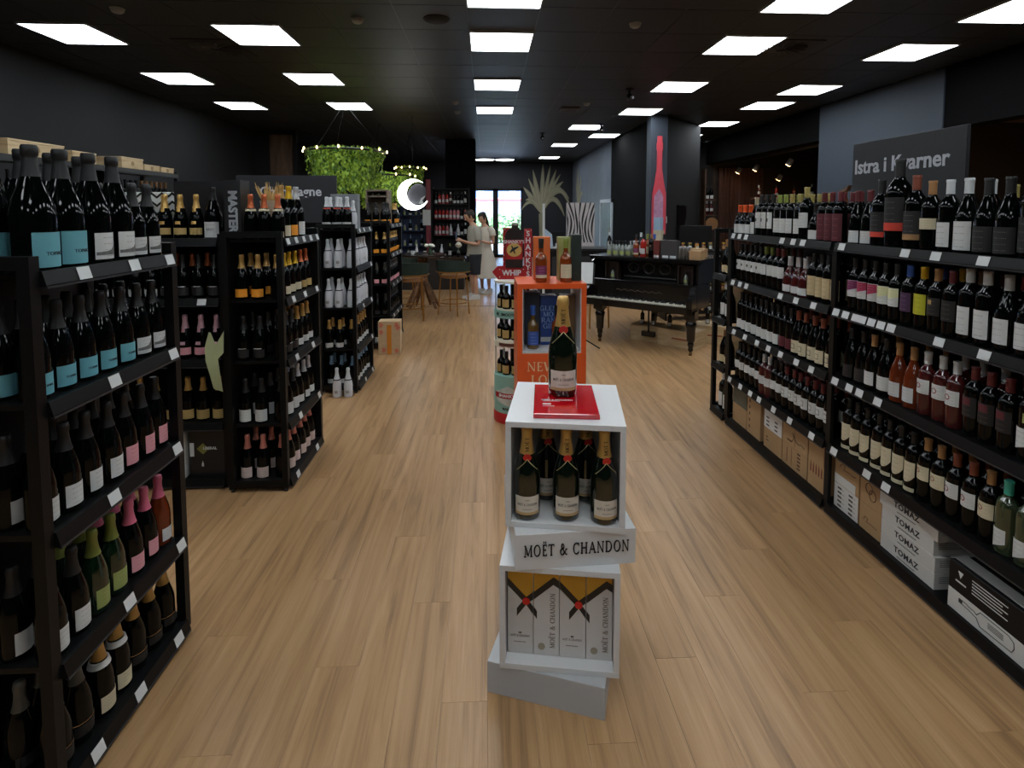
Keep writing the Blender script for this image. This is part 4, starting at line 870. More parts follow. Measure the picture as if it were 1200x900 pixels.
# ================================================================= ORANGE WHISKY DISPLAY
OR = mat('orange_lacquer', (214, 84, 30), .35, var=.05); ORW = mat('orange_inner_white', (190, 190, 190), .4)
ox, oy, ow, od, ot = .185, 3.2, .415, .38, 1.165
o = thing('whisky_display', 'tall orange open-fronted whisky display with white letters', 'display stand', (ox, oy, 0), 0)
MB().box(0, ow, 0, od, 0, .745, .001).build('base_panel', OR, o)
MB().box(0, .03, 0, od, .745, ot - .03).build('side_panel', OR, o); MB().box(ow - .03, ow, 0, od, .745, ot - .03).build('side_panel', OR, o)
MB().box(0, ow, 0, od, ot - .03, ot, .001).build('top_panel', OR, o); MB().box(.03, ow - .03, .003, od, .745, .757).build('shelf', ORW, o); 
MB().box(.03, .036, .004, od, .757, ot - .03).build('lining', ORW, o); MB().box(ow - .036, ow - .03, .004, od, .757, ot - .03).build('lining', ORW, o)
mb = MB(); add_roman(mb, 'NEW', .055, .145, 0, .665, ext=.001); add_roman(mb, 'LOOK', .055, .19, 0, .585, ext=.001); mb.build('lettering', mat('cream_lettering', (224, 190, 150), .5), o)
def wbox(x, y, z, wd, dp, hh_, m, label, word=None, wm=None, rz=0, name='whisky_carton', size=.03):
    b_ = thing(name, label, 'box', (x, y, z), rz); MB().box(0, wd, 0, dp, 0, hh_, .001).build('carton', m, b_); MB().box(-.0006, wd + .0006, -.0006, dp + .0006, hh_ * .88, hh_ + .0006).build('lid', m, b_)
    MB().box(.001, wd - .001, -.0012, 0, .02, hh_ * .16).build('label_band', LAB('w') if wm else m, b_)
    if word:
        mb = MB()
        for i, w_ in enumerate(word): add_roman(mb, w_, size, wd / 2, -.0014, hh_ * .75 - i * size * 1.25, ext=.0008)
        mb.build('lettering', wm, b_)
    return b_
BLB = mat('blue_carton', (30, 70, 140), .45); DKB = mat('slate_carton', (40, 48, 62), .5)
GLT = mat('pale_blue_letters', (150, 180, 220), .5)
wbox(ox + .055, oy + .17, .758, .095, .095, .33, DKB, 'dark slate whisky carton at left inside the orange display')
wbox(ox + .155, oy + .16, .758, .1, .1, .31, BLB, 'blue whisky carton with large pale letters inside the orange display', ['GLEN', 'MO', 'RAN', 'GIE'], GLT)
wbox(ox + .285, oy + .17, .758, .09, .09, .31, mat('brown_carton', (110, 84, 56), .5), 'brown whisky carton at right inside the orange display')
bottle('whbl', (ox + .1, oy + .08, .7575), 0, 'left inside the orange display', 'whisky bottles in the orange display', name='whisky_bottle')
bottle('cogn', (ox + .25, oy + .09, .7575), 0, 'right inside the orange display', 'whisky bottles in the orange display', name='whisky_bottle')
wbox(ox + .115, oy + .17, ot + .0006, .1, .1, .27, mat('orange_carton', (206, 104, 48), .45), 'orange whisky carton on top of the orange display')
wbox(ox + .265, oy + .15, ot + .0006, .075, .09, .27, mat('green_cream_carton', (150, 150, 90), .45, var=.3, scale=14), 'green and cream whisky carton on top of the orange display')
wbox(ox + .345, oy + .13, ot + .0006, .06, .11, .285, mat('black_green_carton', (34, 46, 42), .4), 'dark green whisky carton at the right on the orange display', rz=0)
bottle('cogn', (ox + .15, oy + .09, ot + .001), 0, 'left, on the orange display top', 'whisky bottles on the orange display', name='whisky_bottle')
bottle('cogn2', (ox + .30, oy + .08, ot + .001), 0, 'right, on the orange display top', 'whisky bottles on the orange display', name='whisky_bottle')
# ================================================================= ROUND LIQUEUR STAND
MINT = mat('mint_green_print', (132, 178, 164), .5, var=.06); REDP = mat('red_print', (168, 26, 30), .45); CRM = mat('cream_print', (214, 206, 186), .5)
cx_, cy_, R_ = .215, 4.12, .155
o = thing('liqueur_stand', 'round mint-green liqueur stand with three tiers left of orange display', 'display stand', (cx_, cy_, 0), 0)
MB().lathe([(R_ + .004, 0), (R_ + .004, .07), (R_, .075), (R_, .08)], 32).build('base_ring', REDP, o)
MB().lathe([(R_, .08), (R_, .36), (R_ - .01, .365)], 32).build('drum', MINT, o)
mb = MB(); mb.nofix = 1; mb.patch(R_, .14, .29, -62, 20, 12, lambda t, a, b_: (a + .03 * abs(2 * t - 1), b_ - .05 * abs(2 * t - 1))).build('drum_picture', mat('pale_cloud_print', (190, 196, 186), .5, var=.5, scale=18), o)
mb = MB(); mb.nofix = 1; mb.patch(R_, .195, .235, -66, 24, 12, None, .003).build('red_ribbon', REDP, o)
mb = MB(); mb.nofix = 1; add_text(mb, "SHANKY'S", .034, -.06, 0, .215, bend=R_ + .003, bold=.001); mb.build('ribbon_lettering', TAG, o)
mb = MB(); mb.nofix = 1; add_text(mb, 'MADE IN', .026, -.05, 0, .115, bend=R_, bold=.001); mb.build('drum_lettering', INK, o)
for zz in (.58, .80):
    z9 = zz + .045 + .012 * (zz > .7)
    MB().lathe([(R_ - .01, zz), (R_, zz), (R_, z9), (R_ - .01, z9), (R_ - .01, zz)], 32, cap=False).build('tier_ring', MINT if zz > .7 else CRM, o)
mb = MB(); mb.nofix = 1; add_text(mb, 'SMOOTH', .028, -.055, 0, .829, bend=R_, bold=.001); add_text(mb, 'BE', .028, -.15, 0, .829, bend=R_, bold=.001); mb.build('ring_lettering', INK, o)
mb = MB(); mb.nofix = 1; mb.patch(R_, .592, .615, -50, 10, 8, None, .002).build('ring_plate', mat('brown_plate', (90, 50, 40), .5), o)
MB().lathe([(.03, .36), (.03, 1.06)], 12).build('core', BLK, o)
for a in (30, 105, 255, 330): MB().box(-.008, .008, R_ - .01, R_ - .004, .36, 1.07).build('upright', mat('clear_plastic_edge', (180, 186, 184), .2, trans=.5), o).rotation_euler = (0, 0, math.radians(a))
MB().lathe([(R_, 1.06), (R_, 1.075)], 32).build('top_disc', CRM, o)
for ti, z in enumerate((.366, .64, .872)):
    if ti: MB().lathe([(R_ - .013, z - .02), (R_ - .013, z - .006)], 24).build('tier_plate', CRM, o)
    for i in range(5):
        a = math.radians(-90 - 76 + i * 39); r = R_ - .052
        bottle('liq', (cx_ + r * math.cos(a), cy_ + r * math.sin(a), z - .0055 if ti else z + .0005), a + PI / 2, '%s from left, %s tier of round stand' % (ordw(i), ['lowest', 'middle', 'upper'][ti]), 'liqueur bottles on the round stand', name='liqueur_bottle')
# topper
o = thing('topper_sign', 'red sign with cut-out bottle and white lettering above round stand', 'sign', (.045, 4.08, 1.0765), 0)
k_ = 1 / 157.  # metres per photograph pixel at that distance
def PX(x, y): return ((x - 575) * k_ * 1.0, (325 - y) * k_)
MB().prism([PX(*p) for p in [(575, 315), (582, 308), (622, 308), (622, 324), (582, 324)]], -.008, .008).build('arrow_board', REDP, o)
MB().prism([PX(*p) for p in [(613, 264), (622, 264), (622, 323), (613, 323)]], -.012, .012).build('upright_board', REDP, o)
MB().prism([PX(*p) for p in [(588, 263), (598, 263), (598, 308), (588, 308)]], .0, .006).build('side_strip', REDP, o)
mb = add_text(MB(), 'WHIP', .056, *[PX(598, 0)[0]], -.0085, PX(0, 316.5)[1], bold=.002); mb.build('lettering', TAG, o)
mb = MB()
for i, ch in enumerate('SHANKYS'): add_text(mb, ch, .056, PX(617.4, 0)[0], -.0125, PX(0, 270 + i * 8)[1], bold=.0015)
mb.build('lettering', TAG, o)
bo = MB().prism([PX(*p) for p in [(591, 310), (590, 272), (593, 266), (598, 263), (598, 258), (606, 258), (606, 263), (611, 268), (612, 272), (611, 310)]], -.018, -.0095).build('bottle_cutout', mat('dark_bottle_board', (38, 36, 34), .3), o)
mb = MB(); mb.prism([PX(*p) for p in [(591, 300), (591, 277), (611, 277), (611, 300)]], -.0195, -.018).build('cutout_label', REDP, bo)
mb = MB(); mb.prism([PX(601 + 9 * math.cos(t * PI / 8), 289 + 8 * math.sin(t * PI / 8)) for t in range(16)], -.021, -.0195).build('label_oval', mat('tan_oval', (196, 164, 90), .5), bo)
mb = MB(); mb.tube([(PX(596, 292)[0], -.022, PX(0, 292)[1]), (PX(600, 288)[0], -.022, PX(0, 288)[1]), (PX(606, 285)[0], -.022, PX(0, 285)[1])], [.004, .012, .004], 6); mb.tube([(PX(598, 285)[0], -.022, PX(0, 284)[1]), (PX(602, 291)[0], -.022, PX(0, 293)[1])], .005, 6).build('oval_drawing', INK, bo)
add_text(MB(), "SHANKY'S", .034, PX(601, 0)[0], -.0197, PX(0, 279.5)[1], bold=.001).build('label_lettering', TAG, bo)
MB().box(PX(599, 0)[0], PX(605, 0)[0], -.02, -.008, PX(0, 260)[1], PX(0, 257)[1]).build('stopper', mat('grey_stopper', (140, 140, 138), .4), bo)
mb = MB()
for x, y in ((584, 312), (584, 321), (612, 312), (620, 310), (612, 321), (620, 321), (615, 266), (621, 266), (590, 265), (590, 275), (589, 285), (589, 295), (589, 303)):
    a, b_ = PX(x, y); mb.lathe([(.004, 0), (.004, .004)], 6, a, 0, 0); n_ = 12; mb.v[-n_:] = [(vx, -.013 + (vz) - .002, b_ + vy) for vx, vy, vz in mb.v[-n_:]]
mb.build('bulb_dots', TAG, o)
# ================================================================= PIANO
PB = mat('black_piano_lacquer', (14, 14, 15), .22, var=.05, coat=.2)
PM_ = Matrix.Translation((1.39, 6.52, 0)) @ Matrix.Rotation(math.radians(-39.6), 4, 'Z'); PRZ = math.radians(-39.6)
pn = thing('grand_piano', 'old black grand piano with carved music desk and turned legs', 'piano', (1.39, 6.52, 0), PRZ)
outl = [(-.2, .06), (1.16, .06), (1.16, .5), (1.05, .75), (.72, .98), (.48, 1.3), (.22, 1.45), (-.2, 1.45)]
MB().prism(outl, .50, .755, 'z').build('body', PB, pn)
MB().prism([(-.2, -.12), (1.16, -.12), (1.16, .06), (-.2, .06)], .47, .535, 'z').build('key_bed', PB, pn)
MB().box(-.16, 1.12, -.125, -.105, .535, .55).build('key_slip', PB, pn)
MB().box(-.2, 1.16, .03, .062, .545, .75).build('fallboard', PB, pn)
mb = MB().tube([(.2 + .03 * t, .029, .66 + .012 * math.sin(t * 2.2)) for t in range(20)], .0025, 4); mb.build('gilt_script', mat('worn_gilt', (78, 64, 40), .5), pn)
for x0, x1 in ((-.2, -.135), (1.095, 1.16)):
    MB().prism([(-.12, .47), (.06, .47), (.06, .76), (.02, .755), (-.01, .72), (-.02, .68), (-.05, .655), (-.09, .65), (-.12, .62)], x0, x1, 'x').build('key_cheek', PB, pn)
IV = mat('ivory_key', (206, 202, 188), .35, var=.04); wk = 1.225 / 52
kb = MB()
for i in range(52): kb.box(-.132 + i * wk, -.132 + (i + 1) * wk - .0012, -.105, .03, .55, .562)
kb.build('white_keys', IV, pn)['kind'] = 'stuff'
kb = MB()
for i in range(51):
    if i % 7 not in (2, 6): kb.box(-.132 + (i + 1) * wk - .006, -.132 + (i + 1) * wk + .006, -.045, .03, .562, .572)
kb.build('black_keys', BLK, pn)['kind'] = 'stuff'
for x, y in ((0, 0), (1.115, 0), (.25, 1.1)):
    l_ = thing  # each turned leg is a part
    q = MB().box(-.06, .06, -.06, .06, .41, .50).lathe([(.02, .05), (.03, .07), (.024, .09), (.036, .13), (.03, .15), (.045, .17), (.05, .3), (.062, .36), (.05, .38), (.066, .41)], 10).build('leg', PB, pn, loc=(x, y, 0))
    MB().lathe([(.012, .03), (.014, .052)], 8).tube([(-.012, 0, .022), (.012, 0, .022)], .022, 10).build('caster', mat('dull_brass', (110, 84, 44), .4, .7), q)
MB().box(-.2, 1.16, .05, .34, .755, .772, .003).build('desk_shelf', PB, pn)
MB().box(-.18, 1.14, .34, .36, .772, 1.02).build('desk_panel', PB, pn)
mb = MB()
for cx0 in (.28, .48, .68):
    for sg in (1, -1):
        mb.tube([(cx0 + sg * (.02 + .075 * (1 - t / 14)) * math.cos(t * .55), .333, .89 + (.02 + .07 * (1 - t / 14)) * math.sin(t * .55)) for t in range(14)], .008, 5)
mb.tube([(.15, .333, .79), (.15, .333, .99), (.82, .333, .99), (.82, .333, .79), (.15, .333, .79)], .008, 5)
mb.build('carved_fretwork', mat('black_carving', (34, 33, 33), .35), pn)
for x in (-.19, 1.12): MB().prism([(.12, .772), (.12, .98), (.3, 1.025), (.9, 1.025), (1.0, .755), (.12, .755)], x, x + .025, 'x').build('desk_side', PB, pn)
MB().box(-.21, 1.165, .1, 1.0, 1.025, 1.05, .004).build('lid', PB, pn); MB().box(-.2, 1.155, .11, .14, 1.005, 1.025).build('lid_moulding', PB, pn)
MB().tube([(.5, .3, .47), (.5, .3, .12)], .012, 6).box(.42, .58, .27, .33, .08, .14).build('pedal_lyre', PB, pn)
def PP(x, y, z): return tuple(PM_ @ Vector((x, y, z)))
for i, x in enumerate((.05, .97)):
    o = thing('display_niche', 'dark square frame on the piano desk holding a small bottle, %s' % ['left', 'right'][i], 'frame', PP(x - .09, .2, .7725), PRZ)
    MB().box(0, .015, 0, .08, 0, .2).box(.165, .18, 0, .08, 0, .2).box(0, .18, 0, .08, .185, .2).box(0, .18, .07, .08, 0, .2).build('frame', mat('dark_walnut', (44, 32, 28), .4), o)
    bottle('clr', PP(x, .16 if 0 else .232, .773), PRZ, 'inside the %s frame on the piano' % ['left', 'right'][i], 'small bottles framed on the piano', name='spirit_bottle').scale = (.78, .78, .72)
LZ = 1.0505
for i in range(8):
    bottle('clr', PP(.02 + (i % 4) * .085, .2 + (i // 4) * .09, LZ), PRZ, '%s row on piano lid, %s from left' % (['front', 'back'][i // 4], ordw(i % 4)), 'clear squat bottles on the piano lid', name='spirit_bottle')
for i, (k, x, y) in enumerate((('cogn', .37, .2), ('redL', .45, .22), ('tanD', .52, .3), ('cogn2', .42, .42), ('whbl', .5, .44), ('loww', .6, .5), ('wBurg', .3, .5))):
    bottle(k, PP(x, y, LZ), PRZ, 'on piano lid, %s from left among taller bottles' % ordw(i), 'taller bottles on the piano lid', name='spirit_bottle')
def pbox(x, y, w_, d, h, m, label, name='gift_carton', z=LZ, tagw=True, rz=0):
    o = thing(name, label, 'box', PP(x, y, z), PRZ + rz); MB().box(0, w_, 0, d, 0, h, .001).build('carton', m, o); MB().box(-.001, w_ + .001, -.001, d + .001, h * .8, h + .001).build('lid', m, o)
    if tagw: MB().box(w_ * .1, w_ * .45, -.0012, 0, .004, .03).build('price_tag', TAG, o); MB().box(w_ * .55, w_ * .9, -.0012, 0, .004, .03).build('price_tag', TAG, o)
    return o
pbox(.585, .2, .075, .08, .2, mat('dark_red_carton', (96, 36, 30), .5), 'dark red gift carton on the piano lid')
pbox(.68, .19, .2, .08, .205, mat('black_leather_board', (58, 56, 58), .45, var=.2, scale=50, bump=.2), 'dark grey leather-look case on the piano lid')
pbox(1.03, .14, .13, .15, .1, CARD, 'small cardboard carton on the right end of the piano lid', tagw=False); pbox(.86 + .04, .5, .18, .15, .1, CARD, 'cardboard carton behind the silver jars on the piano lid', tagw=False)
pbox(.1, .62, .13, .1, .16, TAG, 'white carton at the back left of the piano lid', tagw=False); pbox(.38, .7, .1, .1, .3, mat('cream_gold_carton', (190, 178, 150), .5, var=.3, scale=12), 'cream carton with picture at the back of the piano lid', tagw=False)
pbox(.38, .7, .09, .09, .16, mat('pale_blue_carton', (150, 175, 200), .5), 'pale blue carton standing on the cream carton', z=LZ + .3025, tagw=False)
for i in range(6):
    o = thing('jar', 'small lidded jar on the piano lid right of the dark case, %s' % ordw(i), 'jar', PP(.905 + (i % 3) * .045 - (i // 3) * .01, .2 + (i // 3) * .07 + .0, LZ), PRZ, 'jars on the piano lid')
    MB().lathe([(.016, 0), (.019, .003), (.019, .1), (.014, .115)], 12).build('body', mat('smoky_jar', (96, 90, 84), .2), o); MB().lathe([(.0145, .115), (.0145, .135), (.004, .142)], 12).build('lid', mat('steel_lid', (150, 150, 150), .3, .8), o); 
# music stand with a sheet
o = thing('music_stand', 'black music stand with a white sheet left of the piano', 'music stand', (1.12, 6.2, 0), -.3)
MB().tube([(0, 0, .02), (0, 0, .8)], .01, 8).build('pole', BLK, o)
for a in (0, 2.1, 4.2): MB().tube([(0, 0, .12), (.2 * math.cos(a), .2 * math.sin(a), .01)], .008, 6).build('leg', BLK, o)
MB().prism([(-.02, .76), (.06, .99), (.064, .985), (-.012, .755)], -.13, .13, 'x').build('desk', BLK, o)
MB().prism([(-.024, .765), (.058, 1.0), (.0595, 1.0), (-.0225, .765)], -.12, .11, 'x').build('sheet', TAG, o)
# crates under the piano and brass stool
for i, (x, y, w_, d, h, r_) in enumerate(((.26, .32, .36, .28, .19, .15), (.62, .3, .46, .3, .2, -.1), (.95, .62, .4, .3, .22, .2))):
    o = thing('wooden_crate', 'pale wooden wine crate under the piano, %s from left' % ordw(i), 'box', PP(x, y, .0005), PRZ + r_)
    for q in ((0, w_, 0, .012, 0, h), (0, w_, d - .012, d, 0, h), (0, .012, .012, d - .012, 0, h), (w_ - .012, w_, .012, d - .012, 0, h)): MB().box(*q).build('side_board', PINE, o)
    MB().box(.012, w_ - .012, .012, d - .012, 0, .012).build('bottom_board', PINE, o); MB().box(0.012, w_ - .012, .012, d - .012, h - .012, h - .002).build('top_board', PINE, o); MB().box(w_ * .38, w_ * .8, -.0008, 0, h * .45, h * .55).build('brand_mark', mat('faint_red_stamp', (150, 90, 60), .7), o)
    if i < 3:
        for j in range(2 - (i == 1)): bottle('loww', PP(x + .1 + j * .14, y + .12 + (i == 2) * .06, h + .001), PRZ, 'standing on the crate under the piano, %s %s' % (['left', 'middle', 'right'][i], ordw(j)), 'bottles under the piano').scale = (.75, .75, .7)
BRS = mat('brushed_brass', (170, 124, 60), .3, .8)
o = thing('stool', 'brass-legged stool behind the left end of the piano', 'stool', (1.5, 7.35, 0), .2)
for a, b_ in ((-.14, -.14), (.14, -.14), (-.14, .14), (.14, .14)): MB().tube([(a, b_, .01), (a * .9, b_ * .9, .44)], .012, 8).build('leg', BRS, o)
MB().box(-.17, .17, -.17, .17, .44, .5, .02).build('seat', mat('black_leather', (20, 20, 20), .4), o)
# ================================================================= COUNTER AND GOODS BEHIND THE PIANO
o = thing('shop_counter', 'black shop counter behind the orange display and the piano', 'counter', (.95, 9.4, 0))
MB().box(0, 1.5, 0, .6, 0, .9).build('body', BLK, o); MB().box(-.03, 1.53, -.03, .63, .9, .94, .003).build('worktop', mat('dark_worktop', (30, 30, 32), .3), o); MB().box(.2, 1.0, -.004, 0, .1, .8).build('front_panel', mat('dark_panel', (36, 37, 40), .5), o)
o = thing('zebra_panel', 'zebra-striped white and black panel standing behind the counter', 'panel', (1.52, 10.2, 0)); MB().box(0, .53, 0, .06, 0, 1.75).build('board', mat('warm_white_board', (196, 186, 184), .5), o)
ST = mat('black_stripe', (14, 13, 14), .5); random.seed(5)
for i in range(9):
    cx0 = .03 + i * .055; bend_ = (i - 4) * .035
    pl = [(cx0 + bend_ * ((z - 1.3) / .4) ** 2 + .012 * math.sin(z * 9 + i), z) for z in [1.0 + .075 * k for k in range(11)]]
    w2 = [.004 + .014 * abs(math.sin(z * 5 + i * 1.3)) for _, z in pl]
    poly = [(max(.003, min(.527, a - w_)), z) for (a, z), w_ in zip(pl, w2)] + [(max(.003, min(.527, a + w_)), z) for (a, z), w_ in reversed(list(zip(pl, w2)))]
    MB().prism(poly, -.003, 0).build('stripe', ST, o)
o = thing('screen', 'small dark payment screen with white stand on the counter', 'monitor', (1.25, 9.55, .9405)); MB().box(-.14, .14, 0, .02, .08, .28).build('panel', BLK, o); MB().box(-.02, .02, .0, .03, 0, .1).build('stand', TAG, o); MB().box(-.09, .09, -.04, .08, 0, .012).build('base', TAG, o)
for i, (x, k) in enumerate(((1.62, 'white'), (1.0, 'grn_w'), (2.2, 'wBurg'))): bottle(k, (x, 9.6, .9405), 0, 'on the shop counter, %s' % ['middle', 'left', 'right'][i], 'bottles on the shop counter')
o = thing('upright_sign', 'slim tall white upright sign on the counter left end', 'sign', (.98, 9.2, 0)); MB().box(-.02, .02, 0, .02, .0, 1.72).build('post', TAG, o); MB().box(-.1, .1, -.03, .05, 0, .02).build('base', TAG, o); MB().prism([(.02, .9), (.16, 1.0), (.14, 1.2), (.02, 1.3)], 0, .015).build('board', mat('pale_blue_board', (170, 190, 210), .4), o)
# television and low goods shelf at right
o = thing('television', 'black television on a dark cabinet before the diagonal wall', 'television', (3.12, 8.6, 0)); MB().box(0, .52, 0, .04, 1.06, 1.36, .004).build('screen', BLK, o); MB().box(.2, .32, -.02, .1, .96, 1.08).build('stand', BLK, o); MB().box(-.05, .6, -.1, .3, 0, .96).build('cabinet', mat('near_black_cabinet', (24, 24, 26), .5), o)
gs = thing('goods_shelf', 'low black shelving full of jars behind the piano right end', 'shelving', (2.6, 7.7, 0))
for z in (.1, .4, .7, 1.0): MB().box(0, .95, 0, .35, z, z + .02).build('shelf', RACK, gs)
for x in (0, .93): MB().box(x, x + .02, 0, .35, 0, 1.02).build('side_panel', RACK, gs)
for z in (.12, .42, .72, 1.02):
    for i in range(9):
        o = thing('jar', 'small dark jar with label on the low goods shelving, %s from left, %s shelf' % (ordw(i), {.12: 'bottom', .42: 'second', .72: 'third', 1.02: 'top'}[z]), 'jar', (2.68 + i * .1, 7.8, z + .0005), 0, 'jars on the low goods shelving')
        MB().lathe([(.026, 0), (.03, .004), (.03, .09), (.022, .1)], 10).build('body', [mat('brown_preserve', (90, 52, 28), .2), mat('olive_preserve', (70, 70, 34), .2), mat('honey', (170, 110, 30), .2)][(i + int(z * 10)) % 3], o)
        MB().lathe([(.025, .1), (.025, .115)], 10).build('lid', CAP(['gold', 'blk', 'yel'][i % 3]), o); m_ = MB(); m_.nofix = 1; m_.patch(.03, .02, .07, -50, 50, 4).build('label', LAB(['w', 'cr', 'tn'][i % 3]), o)
# red bottle on the column, switch and electric cabinet
o = thing('bottle_cutout', 'tall red bottle-shaped board on the grey column', 'wall art', (2.995, 9.345, 0))
hw = [(.11, .95), (.12, 1.1), (.12, 1.75), (.115, 1.9), (.08, 2.08), (.045, 2.3), (.04, 2.62), (.05, 2.66), (.05, 2.76), (.038, 2.78), (.038, 2.88)]
MB().prism([(-a, z) for a, z in hw] + [(a, z) for a, z in reversed(hw)], -.04, -.002).build('board', mat('red_pink_board', (206, 70, 84), .4, var=.1), o)
MB().prism([(-.1, 1.0), (.1 - .03, 1.0), (.07, 1.85), (.0, 1.98), (-.09, 1.85)], -.043, -.04).build('pale_print', mat('mauve_speckle_print', (176, 130, 160), .5, var=.5, scale=14), o)
dm = Matrix.Translation((3.15, 9.45, 0)) @ Matrix.Rotation(math.radians(45), 4, 'Z')
o = thing('electric_cabinet', 'flush black electric cabinet on the diagonal dark wall', 'cabinet', tuple(dm @ Vector((.45, 0, 0))), math.radians(45)); MB().box(0, .34, -.03, -.001, 1.05, 1.7).build('door', mat('black_cabinet_door', (12, 12, 13), .3), o); MB().box(.3, .32, -.04, -.03, 1.3, 1.4).build('handle', RACKG, o)
o = thing('wall_switch', 'small white switch on the diagonal dark wall', 'switch', tuple(dm @ Vector((.03, 0, 0))), math.radians(45)); MB().box(0, .03, -.01, -.001, 1.38, 1.5).build('plate', TAG, o); MB().box(.007, .023, -.014, -.01, 1.41, 1.47).build('rocker', TAG, o)
# hanging glass rack at the end of the diagonal wall
o = thing('hanging_rack', 'small hanging rack of bottles at the far right wall end', 'rack', (4.2, 10.3, 0)); MB().box(0, .03, 0, .2, 1.2, 2.4).box(0, .25, 0, .2, 1.8, 1.82).box(0, .25, 0, .2, 1.5, 1.52).build('frame', mat('brown_rack_wood', (70, 46, 28), .6), o); MB().lathe([(.0, 0), (.12, 0), (.12, .02), (0, .02)], 16).build('barrel_end', mat('oak_barrel_end', (130, 92, 54), .6), o, loc=(.14, -.02, 1.35)).rotation_euler = (PI / 2, 0, 0)
for i, (z, k) in enumerate(((1.8205, 'loww'), (1.5205, 'wcr'))):
    for j in range(2): bottle(k, (4.29 + j * .085, 10.4, z), 0, '%s shelf of hanging rack, %s' % (['upper', 'lower'][i], ['left', 'right'][j]), 'bottles on the hanging rack', True)
# curtain, track and spots in the side room
mb = MB(); n_ = 60
pts = [(5.6 + 1.1 * i / n_, 12.9 + .035 * math.sin(i * 1.3)) for i in range(n_ + 1)]
vs = [(a, b_, z) for a, b_ in pts for z in (.1, 2.62)] + [(a, b_ + .01, z) for a, b_ in pts for z in (.1, 2.62)]
fs = [(2 * i, 2 * i + 2, 2 * i + 3, 2 * i + 1) for i in range(n_)] + [(2 * (n_ + 1) + 2 * i + 1, 2 * (n_ + 1) + 2 * i + 3, 2 * (n_ + 1) + 2 * i + 2, 2 * (n_ + 1) + 2 * i) for i in range(n_)]
o = thing('curtain', 'long brown pleated curtain in the side room at right', 'curtain', (0, 0, 0)); mb._add(vs, fs, True); mb.build('cloth', mat('brown_curtain_cloth', (74, 46, 36), .8), o); MB().tube([(5.55, 12.9, 2.64), (6.8, 12.9, 2.64)], .015, 8).build('rod', BLK, o)
WL = mat('warm_lamp_lens', (255, 214, 150), .3, emit=30, ecol=(255, 205, 140)); SPB = mat('white_spot_body', (120, 116, 110), .4)
tr = thing('lamp_track', 'long ceiling track rail in the side room at right', 'track', (5.8, 0, 0)); MB().box(-.02, .02, 8.6, 12.8, 2.72, 2.76).build('rail', mat('grey_track', (90, 88, 84), .5), tr)
for y in (8.8, 10.7, 12.7): MB().tube([(0, y, 2.76), (0, y, 3.28)], .006, 6).build('hanger', RACKG, tr)
def spot(x, y, z, lab, rx=.5):
    o = thing('spotlight', lab, 'spotlight', (x, y, z)); MB().tube([(0, 0, .06), (0, 0, .2)], .01, 6).build('stem', RACKG, o)
    h_ = MB().lathe([(.03, .07), (.045, .06), (.055, -.05), (.05, -.055)], 14).build('housing', SPB, o); h_.rotation_euler = (rx, .3, 0)
    MB().lathe([(.0001, -.058), (.048, -.058), (.048, -.052), (.0001, -.052)], 14).build('lens', WL, h_)
for i, (y, dy) in enumerate(((12.3, 0), (11.5, 0), (10.2, 0), (8.95, 0))): spot(5.8, y, 2.52, 'spotlight on the long track, %s from the curtain' % ordw(i))
spot(6.6, 12.0, 2.34, 'lower spotlight deeper in the side room near the curtain'); spot(6.6, 10.0, 2.42, 'lower spotlight deeper in the side room far from the curtain')
for i, (x, y, z) in enumerate(((6.2, 5.35, 2.25), (6.6, 5.5, 2.4))): spot(x, y, z, 'warm spotlight behind the grey sign, %s' % ['nearer', 'farther'][i])
o = thing('exit_lamp', 'greenish round lamp on the brown ceiling at right', 'ceiling light', (6.4, 5.1, 2.6)); MB().lathe([(.14, 0), (.14, .012), (.1, .018)], 20).build('ring', SPB, o); MB().lathe([(.1, -.004), (.1, .002)], 20).build('lens', mat('green_white_lens', (210, 255, 190), .3, emit=6), o)
o = thing('back_shelf', 'long wooden shelf in the side room behind the right racks', 'shelving', (5.9, 11.6, 0)); MB().box(0, 2.6, 0, .3, 1.85, 1.89).build('shelf', mat('shelf_oak', (120, 84, 54), .6), o)
for x in (0.05, 1.3, 2.5): MB().box(x, x + .04, .02, .28, 0, 1.85).build('post', BLK, o)
for i in range(6): bottle(['wcr', 'redL', 'cogn', 'whtB', 'redc', 'oli_w'][i], (6.0 + i * .4, 11.75, 1.8905), 0, 'on the side room shelf, %s from left' % ordw(i), 'bottles on the side room shelf', True)
# shelves of spirits in the opening right of the sign
o = thing('back_shelf', 'dark shelf behind the grey sign carrying spirit bottles', 'shelving', (3.2, 3.0, 0)); MB().box(0, 1.6, 0, .3, 1.52, 1.55).build('shelf', RACK, o)
for x in (.02, 1.55): MB().box(x, x + .03, .02, .28, 0, 1.52).build('post', RACK, o)
for i in range(9): bottle(['redL', 'cogn', 'whbl', 'clr'][i % 4], (3.3 + i * .16, 3.12, 1.5505), 0, 'dark shelf behind grey sign, %s from left' % ordw(i), 'spirits beyond the right racks', True, name='spirit_bottle')
